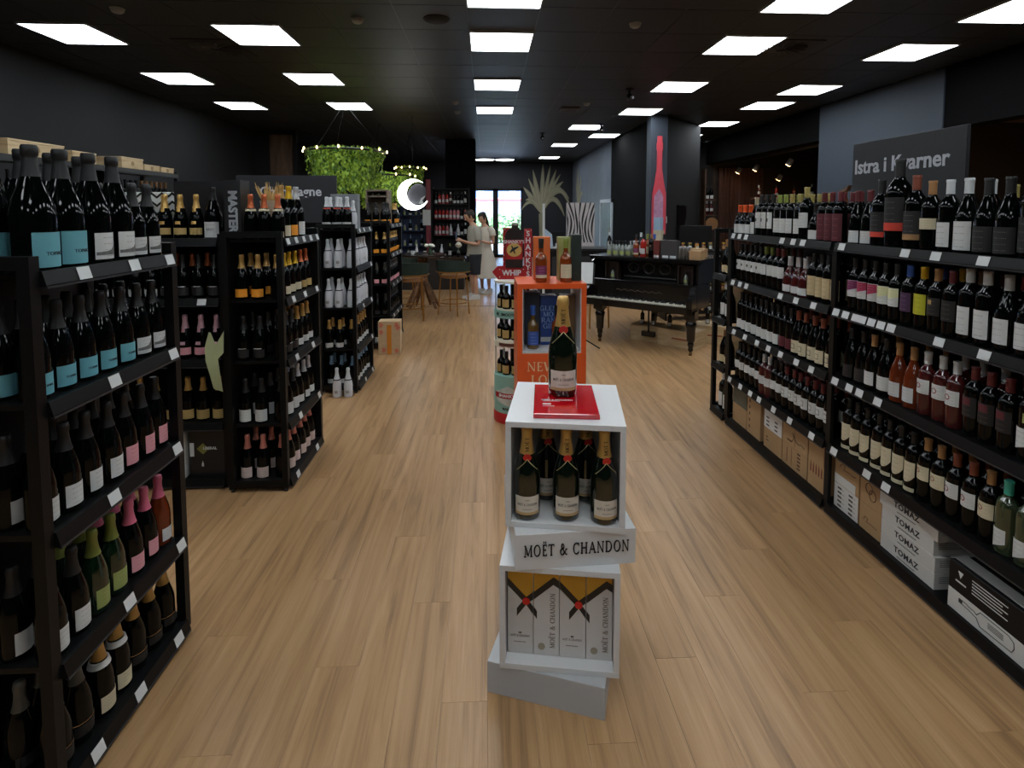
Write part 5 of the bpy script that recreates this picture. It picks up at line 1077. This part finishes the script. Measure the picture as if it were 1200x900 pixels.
# ================================================================= CEILING FITTINGS
FX = mat('pale_plastic', (150, 152, 154), .4)
for i, (x, y, d) in enumerate(((-.46, 8.4, 'nearest of two left of the centre lights'), (-.47, 9.2, 'farther of two left of the centre lights'), (1.32, 4.85, 'right of the nearest centre lights'), (-3.0, 4.7, 'between the two near left lights'), (-1.1, 4.85, 'left of the nearest centre lights'), (1.55, 8.4, 'above the whisky display'))):
    o = thing('smoke_detector', 'small round ceiling smoke detector %s' % d, 'smoke detector', (x, y, CZ - .04)); MB().lathe([(.03, 0), (.045, .012), (.05, .034)], 18).build('body', FX, o); MB().lathe([(.055, .034), (.055, .038)], 18).build('base', FX, o)
o = thing('ceiling_speaker', 'black round ceiling speaker left of the centre lights', 'speaker', (-.42, 4.82, CZ - .016)); MB().lathe([(.11, .004), (.115, .012)], 24).build('rim', BLK, o); MB().lathe([(.095, 0), (.1, .004)], 24).build('grille', mat('speaker_mesh', (24, 24, 24), .8), o)
for i, (x, y) in enumerate(((-2.72, 5.75), (3.0, 5.5))):
    o = thing('air_diffuser', 'round black swirl air diffuser in the ceiling, %s side' % ['left', 'right'][i], 'vent', (x, y, CZ - .02)); MB().box(-.29, .29, -.29, .29, .008, .015).build('plate', mat('diffuser_plate', (18, 18, 18), .5), o)
    for k in range(16): MB().box(.05, .24, -.012, .012, 0, .007).build('blade', mat('diffuser_blade', (54, 55, 56), .5), o, rz=k * PI / 8).rotation_euler = (.25, 0, k * PI / 8)
o = thing('ceiling_vent', 'grey rectangular slotted vent in the far ceiling', 'vent', (1.2, 8.7, CZ - .03)); MB().box(0, .3, 0, .3, 0, .025).build('body', mat('grey_vent_box', (92, 92, 90), .5), o)
for k in range(4): MB().box(.02, .28, .04 + k * .07, .06 + k * .07, -.003, 0).build('slot', BLK, o)
for i, (x, y, r_) in enumerate(((1.95, 7.4, .4), (1.2, 11.6, 0), (2.2, 10.4, .3))):
    o = thing('security_camera', 'small dome security camera under the ceiling, %s from the camera' % ordw(i), 'security camera', (x, y, CZ - .12), r_); MB().lathe([(.06, .1), (.055, .115)], 14).build('base', BLK, o); MB().tube([(0, 0, .1), (0, 0, .05)], .02, 8).build('stem', BLK, o); MB().lathe([(.01, -.035), (.03, -.025), (.042, 0), (.04, .03), (.02, .05)], 14).build('dome', mat('black_gloss_dome', (10, 10, 10), .1), o); MB().tube([(0, -.04, 0), (0, -.075, -.01)], .018, 10).build('lens', FX, o)
for i, x in enumerate((-.03, .6)):
    o = thing('round_ceiling_lamp', 'round white ceiling lamp over the entrance doors, %s' % ['left', 'right'][i], 'ceiling light', (x, 17.4, CZ - .05)); MB().lathe([(.3, .01), (.31, .045)], 28).build('rim', FX, o); MB().lathe([(.01, 0), (.28, .004), (.3, .012)], 28).build('diffuser', PM, o)
# ================================================================= PALM MURAL
MUR = mat('mural_leaf_paint', (150, 146, 122), .7, var=.25, scale=3); MU2 = mat('mural_vein_paint', (186, 182, 156), .7)
def leaf(mb, x0, z0, x1, z1, w_, sag=0, n=10):
    L_, R_2 = [], []
    for i in range(n + 1):
        t = i / n; cx0 = x0 + (x1 - x0) * t; cz = z0 + (z1 - z0) * t + sag * 4 * t * (1 - t); dx, dz = x1 - x0, z1 - z0 + sag * 4 * (1 - 2 * t); l = math.hypot(dx, dz); wd = w_ * .62 * math.sin(PI * min(1, t * .94 + .05)) ** .8
        L_.append((cx0 - dz / l * wd, cz + dx / l * wd)); R_2.append((cx0 + dz / l * wd, cz - dx / l * wd))
    mb.prism(L_ + R_2[::-1], 0, .003)
def mural(o, cx0, cz, leaves, stem, mir=1):
    for i, (dx, dz, w_, sag) in enumerate(leaves):
        mb = MB(); leaf(mb, cx0, cz, cx0 + dx, cz + dz, w_, sag); mb.build('painted_leaf', MUR, o, loc=(0, -.0006 * i, 0))
        q = MB(); leaf(q, cx0, cz, cx0 + dx * .97, cz + dz * .97, .012, sag); q.build('painted_vein', MU2, o, loc=(0, -.0006 * i - .002, 0))
    MB().prism([(cx0 - .06, stem), (cx0 + .06, stem), (cx0 + .09, cz), (cx0 - .09, cz)], -.004, .002).build('painted_trunk', MUR, o)
o = thing('palm_mural', 'large pale palm tree painted on the dark wall right of the doors', 'mural', (0, 18.592, 0))
mural(o, 1.9, 1.5, [(-.62, .9, .14, .05), (-.45, 1.2, .1, .05), (.3, 1.65, .1, 0), (.65, 1.35, .1, .1), (-.7, .1, .1, .35), (-.3, 1.5, .13, 0), (.05, 1.7, .12, 0), (.5, 1.5, .13, 0), (.75, 1.1, .14, .15), (.95, .5, .15, .5), (.8, -.1, .14, .55), (-.55, .45, .12, .2), (1.0, .2, .13, .75)], .1)
o = thing('palm_mural', 'smaller pale palm painted on the grey plaster wall corner', 'mural', (2.962, 18.3, 0), -PI / 2)
mural(o, .9, 1.4, [(-.5, 1.2, .13, .1), (0, 1.75, .14, 0), (.5, 1.3, .15, .1), (.8, .7, .14, .3), (-.3, 1.6, .12, 0)], .2)
d = struct('door_3', MB().box(2.93, 2.97, 12.62, 12.70, 0, 1.88).box(2.93, 2.97, 13.85, 13.93, 0, 1.88).box(2.93, 2.97, 12.62, 13.93, 1.8, 1.88), mat('white_door_frame', (180, 188, 200), .4))
MB().box(2.955, 2.968, 12.7, 13.85, 0, 1.8).build('panel', mat('pale_door_glass', (130, 150, 160), .2), d); MB().box(2.9, 2.95, 12.8, 12.82, .9, 1.2).build('handle', FX, d)
# ================================================================= CAFE CORNER
TW = wood_mat('twisted_root_wood', (84, 58, 38), (140, 100, 64), (4, 4, 10)); VEL = mat('dark_green_velvet', (28, 44, 36), .75, var=.2); WICK = mat('woven_tan_seat', (150, 104, 60), .7, var=.3, scale=60, bump=.3)
o = thing('round_table', 'high round dark-topped table on a twisted root base', 'table', (-.99, 8.5, 0))
MB().lathe([(.35, .895), (.365, .9), (.37, .915), (.365, .93), (.35, .932)], 32).build('table_top', mat('dark_glossy_top', (46, 38, 34), .15), o)
for k in range(7):
    a = k * .9; MB().tube([(.05 * math.cos(a + t * .35), .05 * math.sin(a + t * .35), .9 - t * .13) if t < 4 else ((.05 + (t - 3) * .07) * math.cos(a + 1.2), (.05 + (t - 3) * .07) * math.sin(a + 1.2), max(.02, .9 - t * .135)) for t in range(7)], [.03, .028, .026, .03, .034, .03, .02], 6).build('root_leg', TW, o)
def stool(x, y, rz, lab):
    o = thing('bar_stool', lab, 'chair', (x, y, 0), rz)
    MB().lathe([(.17, .575), (.2, .58), (.205, .6), (.19, .625), (.02, .635)], 20).build('seat', WICK, o)
    n_ = 14; mb = MB(); vs = []
    for i in range(n_ + 1):
        a = math.radians(-20 + 220 * i / n_); h = .86 - .06 * abs(2 * i / n_ - 1) ** 3
        for r, z in ((.225, .68), (.255, .68), (.27, h), (.24, h)): vs.append((r * math.cos(a), r * math.sin(a), z))
    fs = [(4 * i + j, 4 * i + (j + 1) % 4, 4 * (i + 1) + (j + 1) % 4, 4 * (i + 1) + j) for i in range(n_) for j in range(4)] + [(3, 2, 1, 0), (4 * n_, 4 * n_ + 1, 4 * n_ + 2, 4 * n_ + 3)]
    mb._add(vs, fs, True); mb.build('backrest', VEL, o)
    MB().tube([(.262 * math.cos(math.radians(-20 + 220 * i / n_)), .262 * math.sin(math.radians(-20 + 220 * i / n_)), .675) for i in range(n_ + 1)], .01, 6).build('back_rail', BRS, o)
    for a in (40, 140, 220, 320):
        c_, s_ = math.cos(math.radians(a)), math.sin(math.radians(a)); MB().tube([(.24 * c_, .24 * s_, .005), (.2 * c_, .2 * s_, .58), (.24 * c_, .24 * s_, .72 if a < 200 else .6)], .011, 6).build('leg', BRS, o)
    MB().tube([(.225 * math.cos(t * PI / 8), .225 * math.sin(t * PI / 8), .2) for t in range(17)], .008, 6).build('foot_ring', BRS, o)
stool(-1.1, 7.95, PI + .1, 'green velvet bar stool with brass frame nearest the camera'); stool(-.5, 8.35, PI / 2 + 1.0, 'green velvet bar stool between the table and the man'); stool(-1.35, 8.95, 0, 'bar stool behind the round table, mostly hidden')
stool(-1.75, 8.3, 2.0, 'bar stool left of the round table')
o = thing('vase', 'small vase with white flowers on the round table', 'flowers', (-.88, 8.6, .9325)); MB().lathe([(.03, 0), (.04, .03), (.022, .07), (.026, .085)], 12).build('vase_body', mat('clear_green_vase', (70, 90, 70), .1), o)
PET = mat('white_petal', (222, 222, 206), .6); mb = MB(); random.seed(3)
for k in range(9): a = k * .7; r = .05 * (k % 3) / 2 + .01; mb.lathe([(.005, 0), (.03, .01), (.035, .025), (.02, .045), (.004, .05)], 7, r * math.cos(a), r * math.sin(a), .09 + .01 * (k % 2))
mb.build('blossoms', PET, o); MB().tube([(0, 0, .05), (.01, 0, .1)], .004, 4).tube([(0, 0, .05), (-.02, .01, .1)], .004, 4).build('stems', mat('stem_green', (60, 100, 50), .6), o)
o = thing('coffee_cup', 'white cup on the round table beside the flowers', 'cup', (-1.12, 8.35, .9325)); MB().lathe([(.018, 0), (.03, .03), (.033, .055), (.03, .055), (.026, .01), (.002, .006)], 14, cap=False).build('bowl', TAG, o); MB().tube([(.03, 0, .045), (.05, 0, .035), (.03, 0, .018)], .004, 5).build('handle', TAG, o)
o = thing('bar_counter', 'dark counter behind the people at the far left', 'counter', (-2.2, 11.0, 0)); MB().box(0, 1.75, 0, .5, 0, .62).build('body', mat('dark_counter_front', (30, 24, 22), .5), o); MB().box(-.03, 1.78, -.05, .52, .62, .66, .003).build('worktop', mat('brown_counter_top', (60, 46, 38), .25), o)
for i in range(10): bottle(['clr', 'white', 'grn_w'][i % 3], (-2.1 + i * .17, 11.2, .6605), 0, 'on the dark counter, %s from left' % ordw(i), 'bottles on the dark counter', True)
o = thing('flower_pot', 'white flower in a small pot on the counter near the man', 'flowers', (-.56, 11.1, .6605)); MB().lathe([(.03, 0), (.045, .08)], 10).build('pot', BLK, o); MB().tube([(0, 0, .08), (0, 0, .2)], .006, 5).build('stem', _m['stem_green'], o); MB().lathe([(.01, .18), (.06, .21), (.07, .25), (.03, .3), (.005, .31)], 8).build('blossom', PET, o)
sh = thing('spirit_shelf', 'tall black shelf of red and pink bottles beside the square column', 'shelving', (-1.22, 12.3, 0))
for x in (0, .82): MB().box(x, x + .03, 0, .3, 0, 2.12).build('upright', RACK, sh)
for z in (.68, 1.045, 1.405, 1.755, 2.1): MB().box(.03, .82, 0, .3, z - .02, z).build('shelf', RACK, sh)
MB().box(.03, .82, .28, .3, 0, 2.1).build('back_panel', BLK, sh)
for r, z in enumerate((1.045, 1.405, 1.755)):
    for i in range(9):
        k = [['rosL', 'rosL', 'redL', 'rosL', 'white', 'dkl', 'white', 'loww', 'wLong'], ['redL', 'redL', 'redL', 'redL', 'rosL', 'rosL', 'rosL', 'loww', 'rosL'], ['loww', 'redL', 'rosL', 'redL', 'wcr', 'loww', 'loww', 'loww', 'wBurg']][r][i]
        bottle(k, (-1.13 + i * .083, 12.4, z + .0005), 0, '%s from left, %s row of shelf by square column' % (ordw(i), ['lower', 'middle', 'upper'][r]), 'bottles on the shelf by the column', True, name='spirit_bottle')
fr = thing('wine_fridge', 'dark blue glass wine cabinet left of the red shelf', 'fridge', (-2.25, 12.4, 0))
MB().box(0, .03, 0, .4, 0, 1.9).box(.87, .9, 0, .4, 0, 1.9).box(0, .9, .38, .4, 0, 1.9).box(0, .9, 0, .4, 1.87, 1.9).build('case', BLK, fr); MB().box(.03, .87, .37, .379, .2, 1.85).build('back_panel', mat('deep_blue_panel', (28, 50, 92), .4), fr)  # black case, the blue is the back panel's own colour
for z in (.4, .8, 1.15, 1.5): MB().box(.03, .87, .05, .37, z - .015, z).build('shelf', mat('glass_shelf_edge', (70, 90, 120), .2), fr)
for z in (.8, 1.15, 1.5):
    for i in range(6): bottle('bluefoil' if i % 2 else 'clr', (-2.12 + i * .13, 12.55, z + .0005), 0, 'in the blue cabinet, %s from left, shelf %s' % (ordw(i), {.8: 'lower', 1.15: 'middle', 1.5: 'upper'}[z]), 'bottles in the blue cabinet', True)
o = thing('banner', 'slim red upright banner above a white plate beside the shelf', 'sign', (-1.31, 12.0, 0)); MB().box(0, .1, 0, .03, .0, 2.28).build('post', mat('dark_red_board', (120, 30, 46), .5), o); MB().box(-.07, .1, -.02, 0, 1.28, 1.62).build('plate', TAG, o)
# crescent moon lamp
mo = thing('moon_lamp', 'glowing white crescent moon lamp with a dark face', 'lamp', (-1.27, 9.6, 1.88)); 
Rm = .27; out_ = [(Rm * math.cos(math.radians(a)), Rm * math.sin(math.radians(a))) for a in range(48, 345, 9)]
inn = [(.085 + .2 * math.cos(math.radians(a)), .02 + .21 * math.sin(math.radians(a))) for a in range(318, 60, -10)]
MB().prism(out_ + inn, -.03, .03).build('crescent', mat('white_glow', (255, 255, 255), .4, emit=7), mo); MB().lathe([(.0001, -.01), (.19, -.01), (.19, .01), (.0001, .01)], 28, sx=.8).build('dark_face', mat('dark_moon_face', (46, 48, 54), .7, var=.4, scale=12), mo, loc=(.06, .045, .01)).rotation_euler = (PI / 2, .5, 0)
MB().tube([(0, 0, .27), (0, 0, 1.36)], .003, 4).build('wire', BLK, mo); MB().prism([(.1, -.16), (.2, -.18), (.16, -.1), (.22, -.02), (.14, -.06)], -.035, -.02).build('white_figure', TAG, mo)
# hanging greenery rings
LF = mat('ivy_leaf_green', (150, 184, 62), .6, var=.4, scale=9); LF2 = mat('ivy_leaf_dark', (84, 122, 44), .6, var=.3); BULB = mat('warm_bulb', (255, 214, 140), .4, emit=9, ecol=(255, 222, 160))
random.seed(11)
def ring(x, y, z, R, drop, n, lab, taper=.75):
    o = thing('hanging_greenery', lab, 'hanging plant', (x, y, z))
    MB().tube([(R * math.cos(t * PI / 16), R * math.sin(t * PI / 16), 0) for t in range(33)], .015, 6).tube([(R * .8 * math.cos(t * PI / 16), R * .8 * math.sin(t * PI / 16), -.03) for t in range(33)], .01, 6).build('hoop', BLK, o)
    for a in (0, 2.1, 4.2): MB().tube([(R * math.cos(a), R * math.sin(a), 0), (0, 0, CZ - z)], .004, 4).build('wire', BLK, o)
    m1, m2, st_ = MB(), MB(), MB(); m1.nofix = m2.nofix = 1
    for s_ in range(n):
        a = random.uniform(0, 2 * PI); r = R * random.uniform(.72, 1.0); L_ = drop * random.choice((.3, .5, .7, .85, 1, 1.15)) * random.uniform(.8, 1.05); k = int(L_ / .022)
        rr = r
        for i in range(k):
            zz = -i * .022; rr = r * (1 - (1 - taper) * i / max(k, 1)); c = Vector((rr * math.cos(a) + random.uniform(-.045, .045), rr * math.sin(a) + random.uniform(-.045, .045), zz + .02 + random.uniform(-.02, .02)))
            u = Vector((random.uniform(-.7, .7), random.uniform(-.7, .7), -1)).normalized(); v = Vector((-math.sin(a) + random.uniform(-.6, .6), math.cos(a) + random.uniform(-.6, .6), random.uniform(-.5, .5))); v = (v - u * v.dot(u)).normalized(); h = random.uniform(.014, .042)
            (m1 if random.random() < .7 else m2)._add([c - u * h, c + v * h * .6, c + u * h, c - v * h * .6], [(0, 1, 2, 3)])
    m1.build('foliage', LF, o)['kind'] = 'stuff'; m2.build('foliage', LF2, o)['kind'] = 'stuff'
    for i in range(12):
        a = i * PI / 6 + .1; MB().lathe([(.003, -.018), (.012, -.008), (.014, .003), (.009, .014), (.005, .024)], 8).build('bulb', BULB, o, loc=((R + .03) * math.cos(a), (R + .03) * math.sin(a), .01 + .01 * (i % 2)))
ring(-2.17, 8.6, 2.5, .6, .62, 330, 'large hanging ring of trailing ivy with lights above the champagne sign')
ring(-2.0, 10.5, 2.25, .62, .55, 300, 'lower hanging ring of trailing ivy behind the large one')
ring(-1.60, 11.7, 2.48, .3, .5, 150, 'small hanging ring of trailing ivy near the square column')
# things on and round the left racks
o = thing('gift_carton', 'tall silver-grey carton behind the white-topped bottles, third left rack', 'box', (-1.41, 5.03, LV[4] + .001)); MB().box(0, .24, 0, .1, 0, .31, .001).build('carton', mat('silver_grey_board', (120, 124, 128), .45), o); MB().box(-.001, .241, -.001, .101, .25, .255).build('seam', mat('seam_grey', (90, 92, 96), .5), o)
o = thing('wooden_crate', 'open wooden crate on its side on top of the farthest left rack', 'box', (-1.43, 6.57, LV[4] + .001))
CRW = wood_mat('grey_crate_wood', (96, 84, 72), (146, 132, 114), (3, 3, 12))
MB().box(0, .26, 0, .012, .0, .012).build('front_edge', CRW, o); MB().box(0, .018, 0, .26, .0, .41).box(.242, .26, 0, .26, 0, .41).box(.018, .242, 0, .26, .39, .41).box(.018, .242, .24, .26, 0, .39).build('side_board', CRW, o); MB().box(.018, .242, .03, .24, .32, .34).build('shelf_board', CRW, o)
for i in range(3): bottle('clr', (-1.37 + i * .07, 6.68, LV[4] + .3415), 0, 'inside the open crate on farthest left rack, %s' % ordw(i), 'small bottles in the crate', True).scale = (.55, .55, .22)
# big dark case with silver letters beside the large white-labelled bottle
o = thing('gift_carton', 'black carton with large silver letters, second left rack top', 'box', (-1.457, 3.11, LV[4] + .001)); MB().box(0, .09, 0, .12, 0, .33, .001).build('carton', mat('black_carton', (24, 24, 26), .4), o); MB().box(-.0006, .0906, -.0006, .1206, .29, .3305).build('lid', mat('black_carton', (24, 24, 26), .4), o)
add_text(MB(), 'MASTER', .064, .045, -.0007, .155, rot=-PI / 2, bold=.003).build('lettering', mat('silver_print', (176, 180, 186), .35, .3), o)
o = thing('gift_carton', 'wide black carton behind the big white-labelled bottle', 'box', (-1.815, 3.27, LV[4] + .001)); MB().box(0, .30, 0, .12, 0, .33, .001).build('carton', _m['black_carton'], o); MB().box(-.0006, .3006, -.0006, .1206, .29, .3305).build('lid', _m['black_carton'], o)
o = thing('patterned_carton', 'black and white zigzag patterned carton behind gold-foiled bottles', 'box', (-2.2, 3.35, LV[4] + .001)); MB().box(0, .36, 0, .07, 0, .27, .001).build('carton', TAG, o)
mb = MB()
for i in range(6):
    for j in range(5): mb.prism([(.0 + i * .06, .03 + j * .05), (.03 + i * .06, .055 + j * .05), (.06 + i * .06, .03 + j * .05), (.06 + i * .06, .045 + j * .05), (.03 + i * .06, .07 + j * .05), (.0 + i * .06, .045 + j * .05)], -.001, 0)
mb.build('zigzag_print', BLK, o)
o = thing('bouquet', 'dried pampas bunch in a pale wrap on second left rack', 'dried flowers', (-1.30, 3.36, LV[4] + .001)); MB().lathe([(.03, 0), (.035, .1), (.055, .18), (.06, .22)], 12).build('wrap', mat('pale_paper_wrap', (196, 176, 150), .6), o)
mb = MB()
for k in range(26): a = k * 2.4; r = .02 + .05 * ((k * 7) % 10) / 10; mb.tube([(r * .4 * math.cos(a), r * .4 * math.sin(a), .18), (r * math.cos(a), r * math.sin(a), .25), (1.4 * r * math.cos(a), 1.4 * r * math.sin(a), .28 + .025 * (k % 3))], [.002, .005, .001], 4)
mb.build('stems', mat('dried_straw', (200, 164, 104), .8), o)
# bottom shelf of the camera-facing rack
o = thing('wine_carton', 'big black carton with green-gold diamond mark, camera-facing rack bottom', 'box', (-1.72, 3.155, LV[0] + .001)); MB().box(0, .21, 0, .25, 0, .28, .001).build('carton', _m['black_carton'], o); MB().box(-.0005, .2105, -.0005, .2505, .275, .2806).build('lid', _m['black_carton'], o)
MB().prism([(.04, .165), (.075, .198), (.11, .165), (.075, .132)], -.001, 0).build('diamond_mark', mat('green_gold_print', (124, 122, 60), .5), o)
add_text(MB(), 'LIBERAL', .022, .115, -.0016, .168, bold=.0006).build('lettering', TAG, o); MB().prism([(.066, .06), (.078, .06), (.078, .075), (.074, .084), (.0735, .092), (.0705, .092), (.07, .084), (.066, .075)], -.001, 0).box(-.0, .025, -.001, 0, .12, .2).build('white_print', TAG, o)
o = thing('white_carton', 'slim white carton left of the black diamond-marked carton', 'box', (-1.775, 3.14, LV[0] + .001)); MB().box(0, .035, 0, .2, 0, .3, .002).build('carton', TAG, o); MB().box(.005, .03, -.0006, 0, .1, .2).build('side_print', mat('seam_grey', (90, 92, 96), .5), o)
# folded pale green sheet hanging from the price rail
o = thing('paper_flyer', 'folded pale green paper hanging from a price rail', 'paper', (-1.5, 3.06, .78))
mb = MB(); V_ = []
for t, (x, z, w_) in enumerate(((-.02, .15, .01), (-.02, .06, .045), (-.015, -.02, .05), (.0, -.1, .05), (.01, -.18, .045))): V_ += [(x - w_ * .55, -.03 - .012 * math.sin(t), z + w_ * .3), (x + w_ * .75, -.035 + .01 * math.sin(t * 1.5), z)]
mb._add(V_ + [(a, b_ + .0012, c_) for a, b_, c_ in V_], [(2 * i, 2 * i + 1, 2 * i + 3, 2 * i + 2) for i in range(4)] + [(2 * i + 12, 2 * i + 13, 2 * i + 11, 2 * i + 10) for i in range(4)], True); mb.nofix = 1
mb.build('hanging_fold', mat('pale_green_paper', (172, 178, 134), .6), o); MB().prism([(.0, .06), (.06, .16), (.055, .04), (.02, .0)], -.04, -.0388).build('upper_fold', _m['pale_green_paper'], o)
o = thing('floral_carton', 'pale floral carton with orange stripe standing on the floor at left', 'box', (-1.2, 6.03, .0005), .03)
MB().box(0, .24, 0, .16, 0, .37, .001).build('carton', mat('pale_floral_board', (196, 168, 132), .6, var=.2, scale=20), o); MB().box(.095, .145, -.001, 0, 0, .33).build('orange_stripe', mat('orange_stripe', (208, 130, 40), .5), o)
mb = MB(); random.seed(4)
for cx0, cz in ((.03, .33), (.2, .33), (.03, .25), (.06, .05), (.2, .04), (.215, .3)): mb.prism([(cx0 + .028 * (1 + .35 * math.cos(5 * t * PI / 10)) * math.cos(t * PI / 10) * .8, min(.368, max(.002, cz + .028 * math.sin(t * PI / 10)))) for t in range(20)], -.0012, 0)
mb.build('flower_print', mat('peach_flower_print', (206, 120, 96), .6), o)
for k, (mb_, ms) in POOL.items():
    ob = mb_.build(k, ms); ob['kind'] = 'stuff'; tag(ob, 'rows of %s standing half hidden behind the front rows' % ('sparkling bottles' if k[0] == 'c' else 'still wine bottles'), 'bottles')
# ================================================================= PEOPLE
SK = mat('skin', (196, 150, 124), .55, var=.05); HAIR = mat('dark_brown_hair', (36, 26, 20), .6, var=.3, scale=60, bump=.3)
def skin_body(name, par, verts, edges, radii, m, root=0, sub=2):
    me = bpy.data.meshes.new(name); me.from_pydata(verts, edges, []); me.materials.append(m); o = bpy.data.objects.new(name, me); C.objects.link(o); o.parent = par
    md = o.modifiers.new('skin', 'SKIN'); md.use_smooth_shade = True
    me_ = o.data
    for i, r in enumerate(radii): me_.skin_vertices[0].data[i].radius = (r, r) if not isinstance(r, tuple) else r
    for i in range(len(radii)): me_.skin_vertices[0].data[i].use_root = (i == root)
    s_ = o.modifiers.new('sub', 'SUBSURF'); s_.levels = s_.render_levels = sub; return o
def loft(rings, n=18):
    mb = MB(); vs = []
    for c, rx, ry in rings: vs += [(c[0] + rx * math.cos(2 * PI * i / n), c[1] + ry * math.sin(2 * PI * i / n), c[2] + (c[3] * math.cos(2 * PI * i / n) if len(c) > 3 else 0)) for i in range(n)]
    fs = [(k * n + i, k * n + (i + 1) % n, (k + 1) * n + (i + 1) % n, (k + 1) * n + i) for k in range(len(rings) - 1) for i in range(n)]
    return mb._add(vs, fs, True)
def person(lab, loc, rz, s, female):
    """faces local -y, standing, forearms raised in front"""
    t = thing('person', lab, 'person', loc, rz); t.scale = (s, s, s)
    V = [(0, 0, .93), (0, .01, 1.08), (0, .02, 1.25), (0, .01, 1.40), (0, -.02, 1.48), (0, -.07, 1.56)]; Rr = [(.13, .10), (.115, .09), (.14, .10), (.11, .08), .052, .05]
    Ed = [(0, 1), (1, 2), (2, 3), (3, 4), (4, 5)]
    def chain(a, pts):
        for p, r in pts: V.append(p); Rr.append(r); Ed.append((a, len(V) - 1)); a = len(V) - 1
        return a
    hands = []
    for sg in (-1, 1):
        chain(0, [((sg * .09, 0, .84), .085), ((sg * .1, -.01, .66), .068), ((sg * .1, -.015, .48), .05), ((sg * .1, .0, .34), .05), ((sg * .1, .02, .12), .034), ((sg * .1, .02, .06), .036), ((sg * .11, -.1, .035), .036), ((sg * .115, -.17, .03), .026)])
        a = chain(3, [((sg * .17, .01, 1.39), .055), ((sg * .21, .01, 1.25), .042), ((sg * .22, .02, 1.10), .036), ((sg * .15, -.13, 1.12), .03), ((sg * .07, -.26, 1.17), .022), ((sg * .055, -.31, 1.185), .028)])
        for f in range(4): chain(a, [((sg * (.055 - f * .012) - sg * .0, -.345, 1.175 + f * .012), .010), ((sg * (.03 - f * .006), -.365 + f * .004, 1.18 + f * .014), .009), ((sg * (.012), -.36, 1.185 + f * .014), .008)])
        chain(a, [((sg * .04, -.315, 1.215), .011), ((sg * .02, -.34, 1.225), .009)])
    skin_body('body', t, V, Ed, Rr, SK)
    # head bent down
    hd = MB().lathe([(.02, -.115), (.05, -.105), (.066, -.07), (.076, -.02), (.082, .03), (.078, .075), (.055, .105), (.02, .118)], 20, sy=1.18).build('head', SK, t, loc=(0, -.09, 1.64)); hd.rotation_euler = (.45, 0, 0)
    MB().prism([(-.09, .01), (-.118, -.028), (-.09, -.032)], -.013, .013, 'x').build('nose', SK, hd)
    for sg in (-1, 1):
        MB().lathe([(.0001, -.004), (.012, 0), (.0001, .004)], 8).build('eye', mat('eye_dark', (30, 24, 22), .2), hd, loc=(sg * .03, -.087, .012)).rotation_euler = (PI / 2, 0, 0)
        MB().lathe([(.004, -.03), (.012, -.02), (.016, .01), (.01, .026)], 8, sx=.45).build('ear', SK, hd, loc=(sg * .083, .005, -.005))
    MB().box(-.02, .02, -.088, -.08, -.058, -.052).build('mouth', mat('lip', (150, 84, 78), .5), hd)
    hair = [(.084, -.02), (.09, .03), (.088, .085), (.064, .118), (.02, .132)]
    hb_ = MB().lathe([(.078, .0)] + hair, 20, sy=1.16).build('hair', HAIR, hd, loc=(0, .018, .0)); 
    MB().lathe([(.04, -.085), (.066, -.06), (.08, -.01), (.084, .04)], 18, sy=.95).build('hair_back', HAIR, hd, loc=(0, .03, 0))
    if female:
        MB().lathe([(.02, -.3), (.06, -.26), (.078, -.12), (.08, 0), (.07, .06)], 16, sy=.6).build('long_hair', HAIR, hd, loc=(0, .065, -.0))
        DR = mat('white_dress_cloth', (200, 192, 178), .8, var=.06, scale=10)
        loft([((0, .02, .34), .30, .26), ((0, .02, .6), .25, .22), ((0, .01, .85), .2, .165), ((0, 0, 1.0), .165, .125), ((0, .01, 1.1), .135, .11), ((0, .015, 1.25), .165, .125), ((0, .01, 1.38), .17, .1), ((0, 0, 1.46), .09, .075)], 26).build('dress', DR, t)
        for sg in (-1, 1): MB().tube([(sg * .13, .01, 1.41), (sg * .19, .01, 1.36), (sg * .215, .012, 1.26)], [.075, .072, .07], 12).build('sleeve', DR, t)
    else:
        SH = mat('grey_beige_patterned_shirt', (150, 146, 134), .8, var=.25, scale=90); SO = mat('dark_navy_shorts', (24, 26, 34), .8)
        loft([((0, .0, .86), .18, .145), ((0, .0, .98), .17, .135), ((0, .01, 1.1), .165, .13), ((0, .02, 1.25), .185, .135), ((0, .015, 1.38), .18, .11), ((0, .0, 1.44), .11, .085), ((0, -.01, 1.475), .07, .065)], 22).build('shirt', SH, t)
        for sg in (-1, 1):
            MB().tube([(sg * .13, .01, 1.40), (sg * .19, .01, 1.34), (sg * .225, .012, 1.18)], [.08, .078, .07], 12).build('sleeve', SH, t)
            loft([((sg * .09, 0, .9), .105, .13), ((sg * .1, -.01, .7), .105, .115), ((sg * .105, -.01, .5), .1, .1)], 16).build('shorts_leg', SO, t)
    for sg in (-1, 1):
        MB().prism([(.075, .005), (.075, .09), (.03, .1), (-.04, .085), (-.12, .06), (-.2, .045), (-.215, .02), (-.2, .004)], sg * .11 - .045, sg * .11 + .045, 'x').build('shoe', mat('white_shoe', (205, 204, 200), .5), t)
    return t
person('man in patterned shirt and dark shorts looking down at his phone', (-.22, 9.85, .002), math.radians(-68), .91, False)
o = thing('phone', 'dark phone held in the hands of the man in shorts', 'phone', tuple(Matrix.Translation((-.22, 9.85, .002)) @ Matrix.Rotation(math.radians(-68), 4, 'Z') @ (Vector((0, -.365, 1.2)) * .91)), math.radians(-68)); q = MB().box(-.035, .035, -.004, .004, 0, .14, .001).build('case', BLK, o); MB().box(-.032, .032, -.0045, -.004, .005, .135).build('screen', mat('phone_screen', (120, 140, 170), .2), q)
person('woman with long dark hair in a calf-length white dress', (-.02, 10.55, .002), math.radians(-40), .885, True)
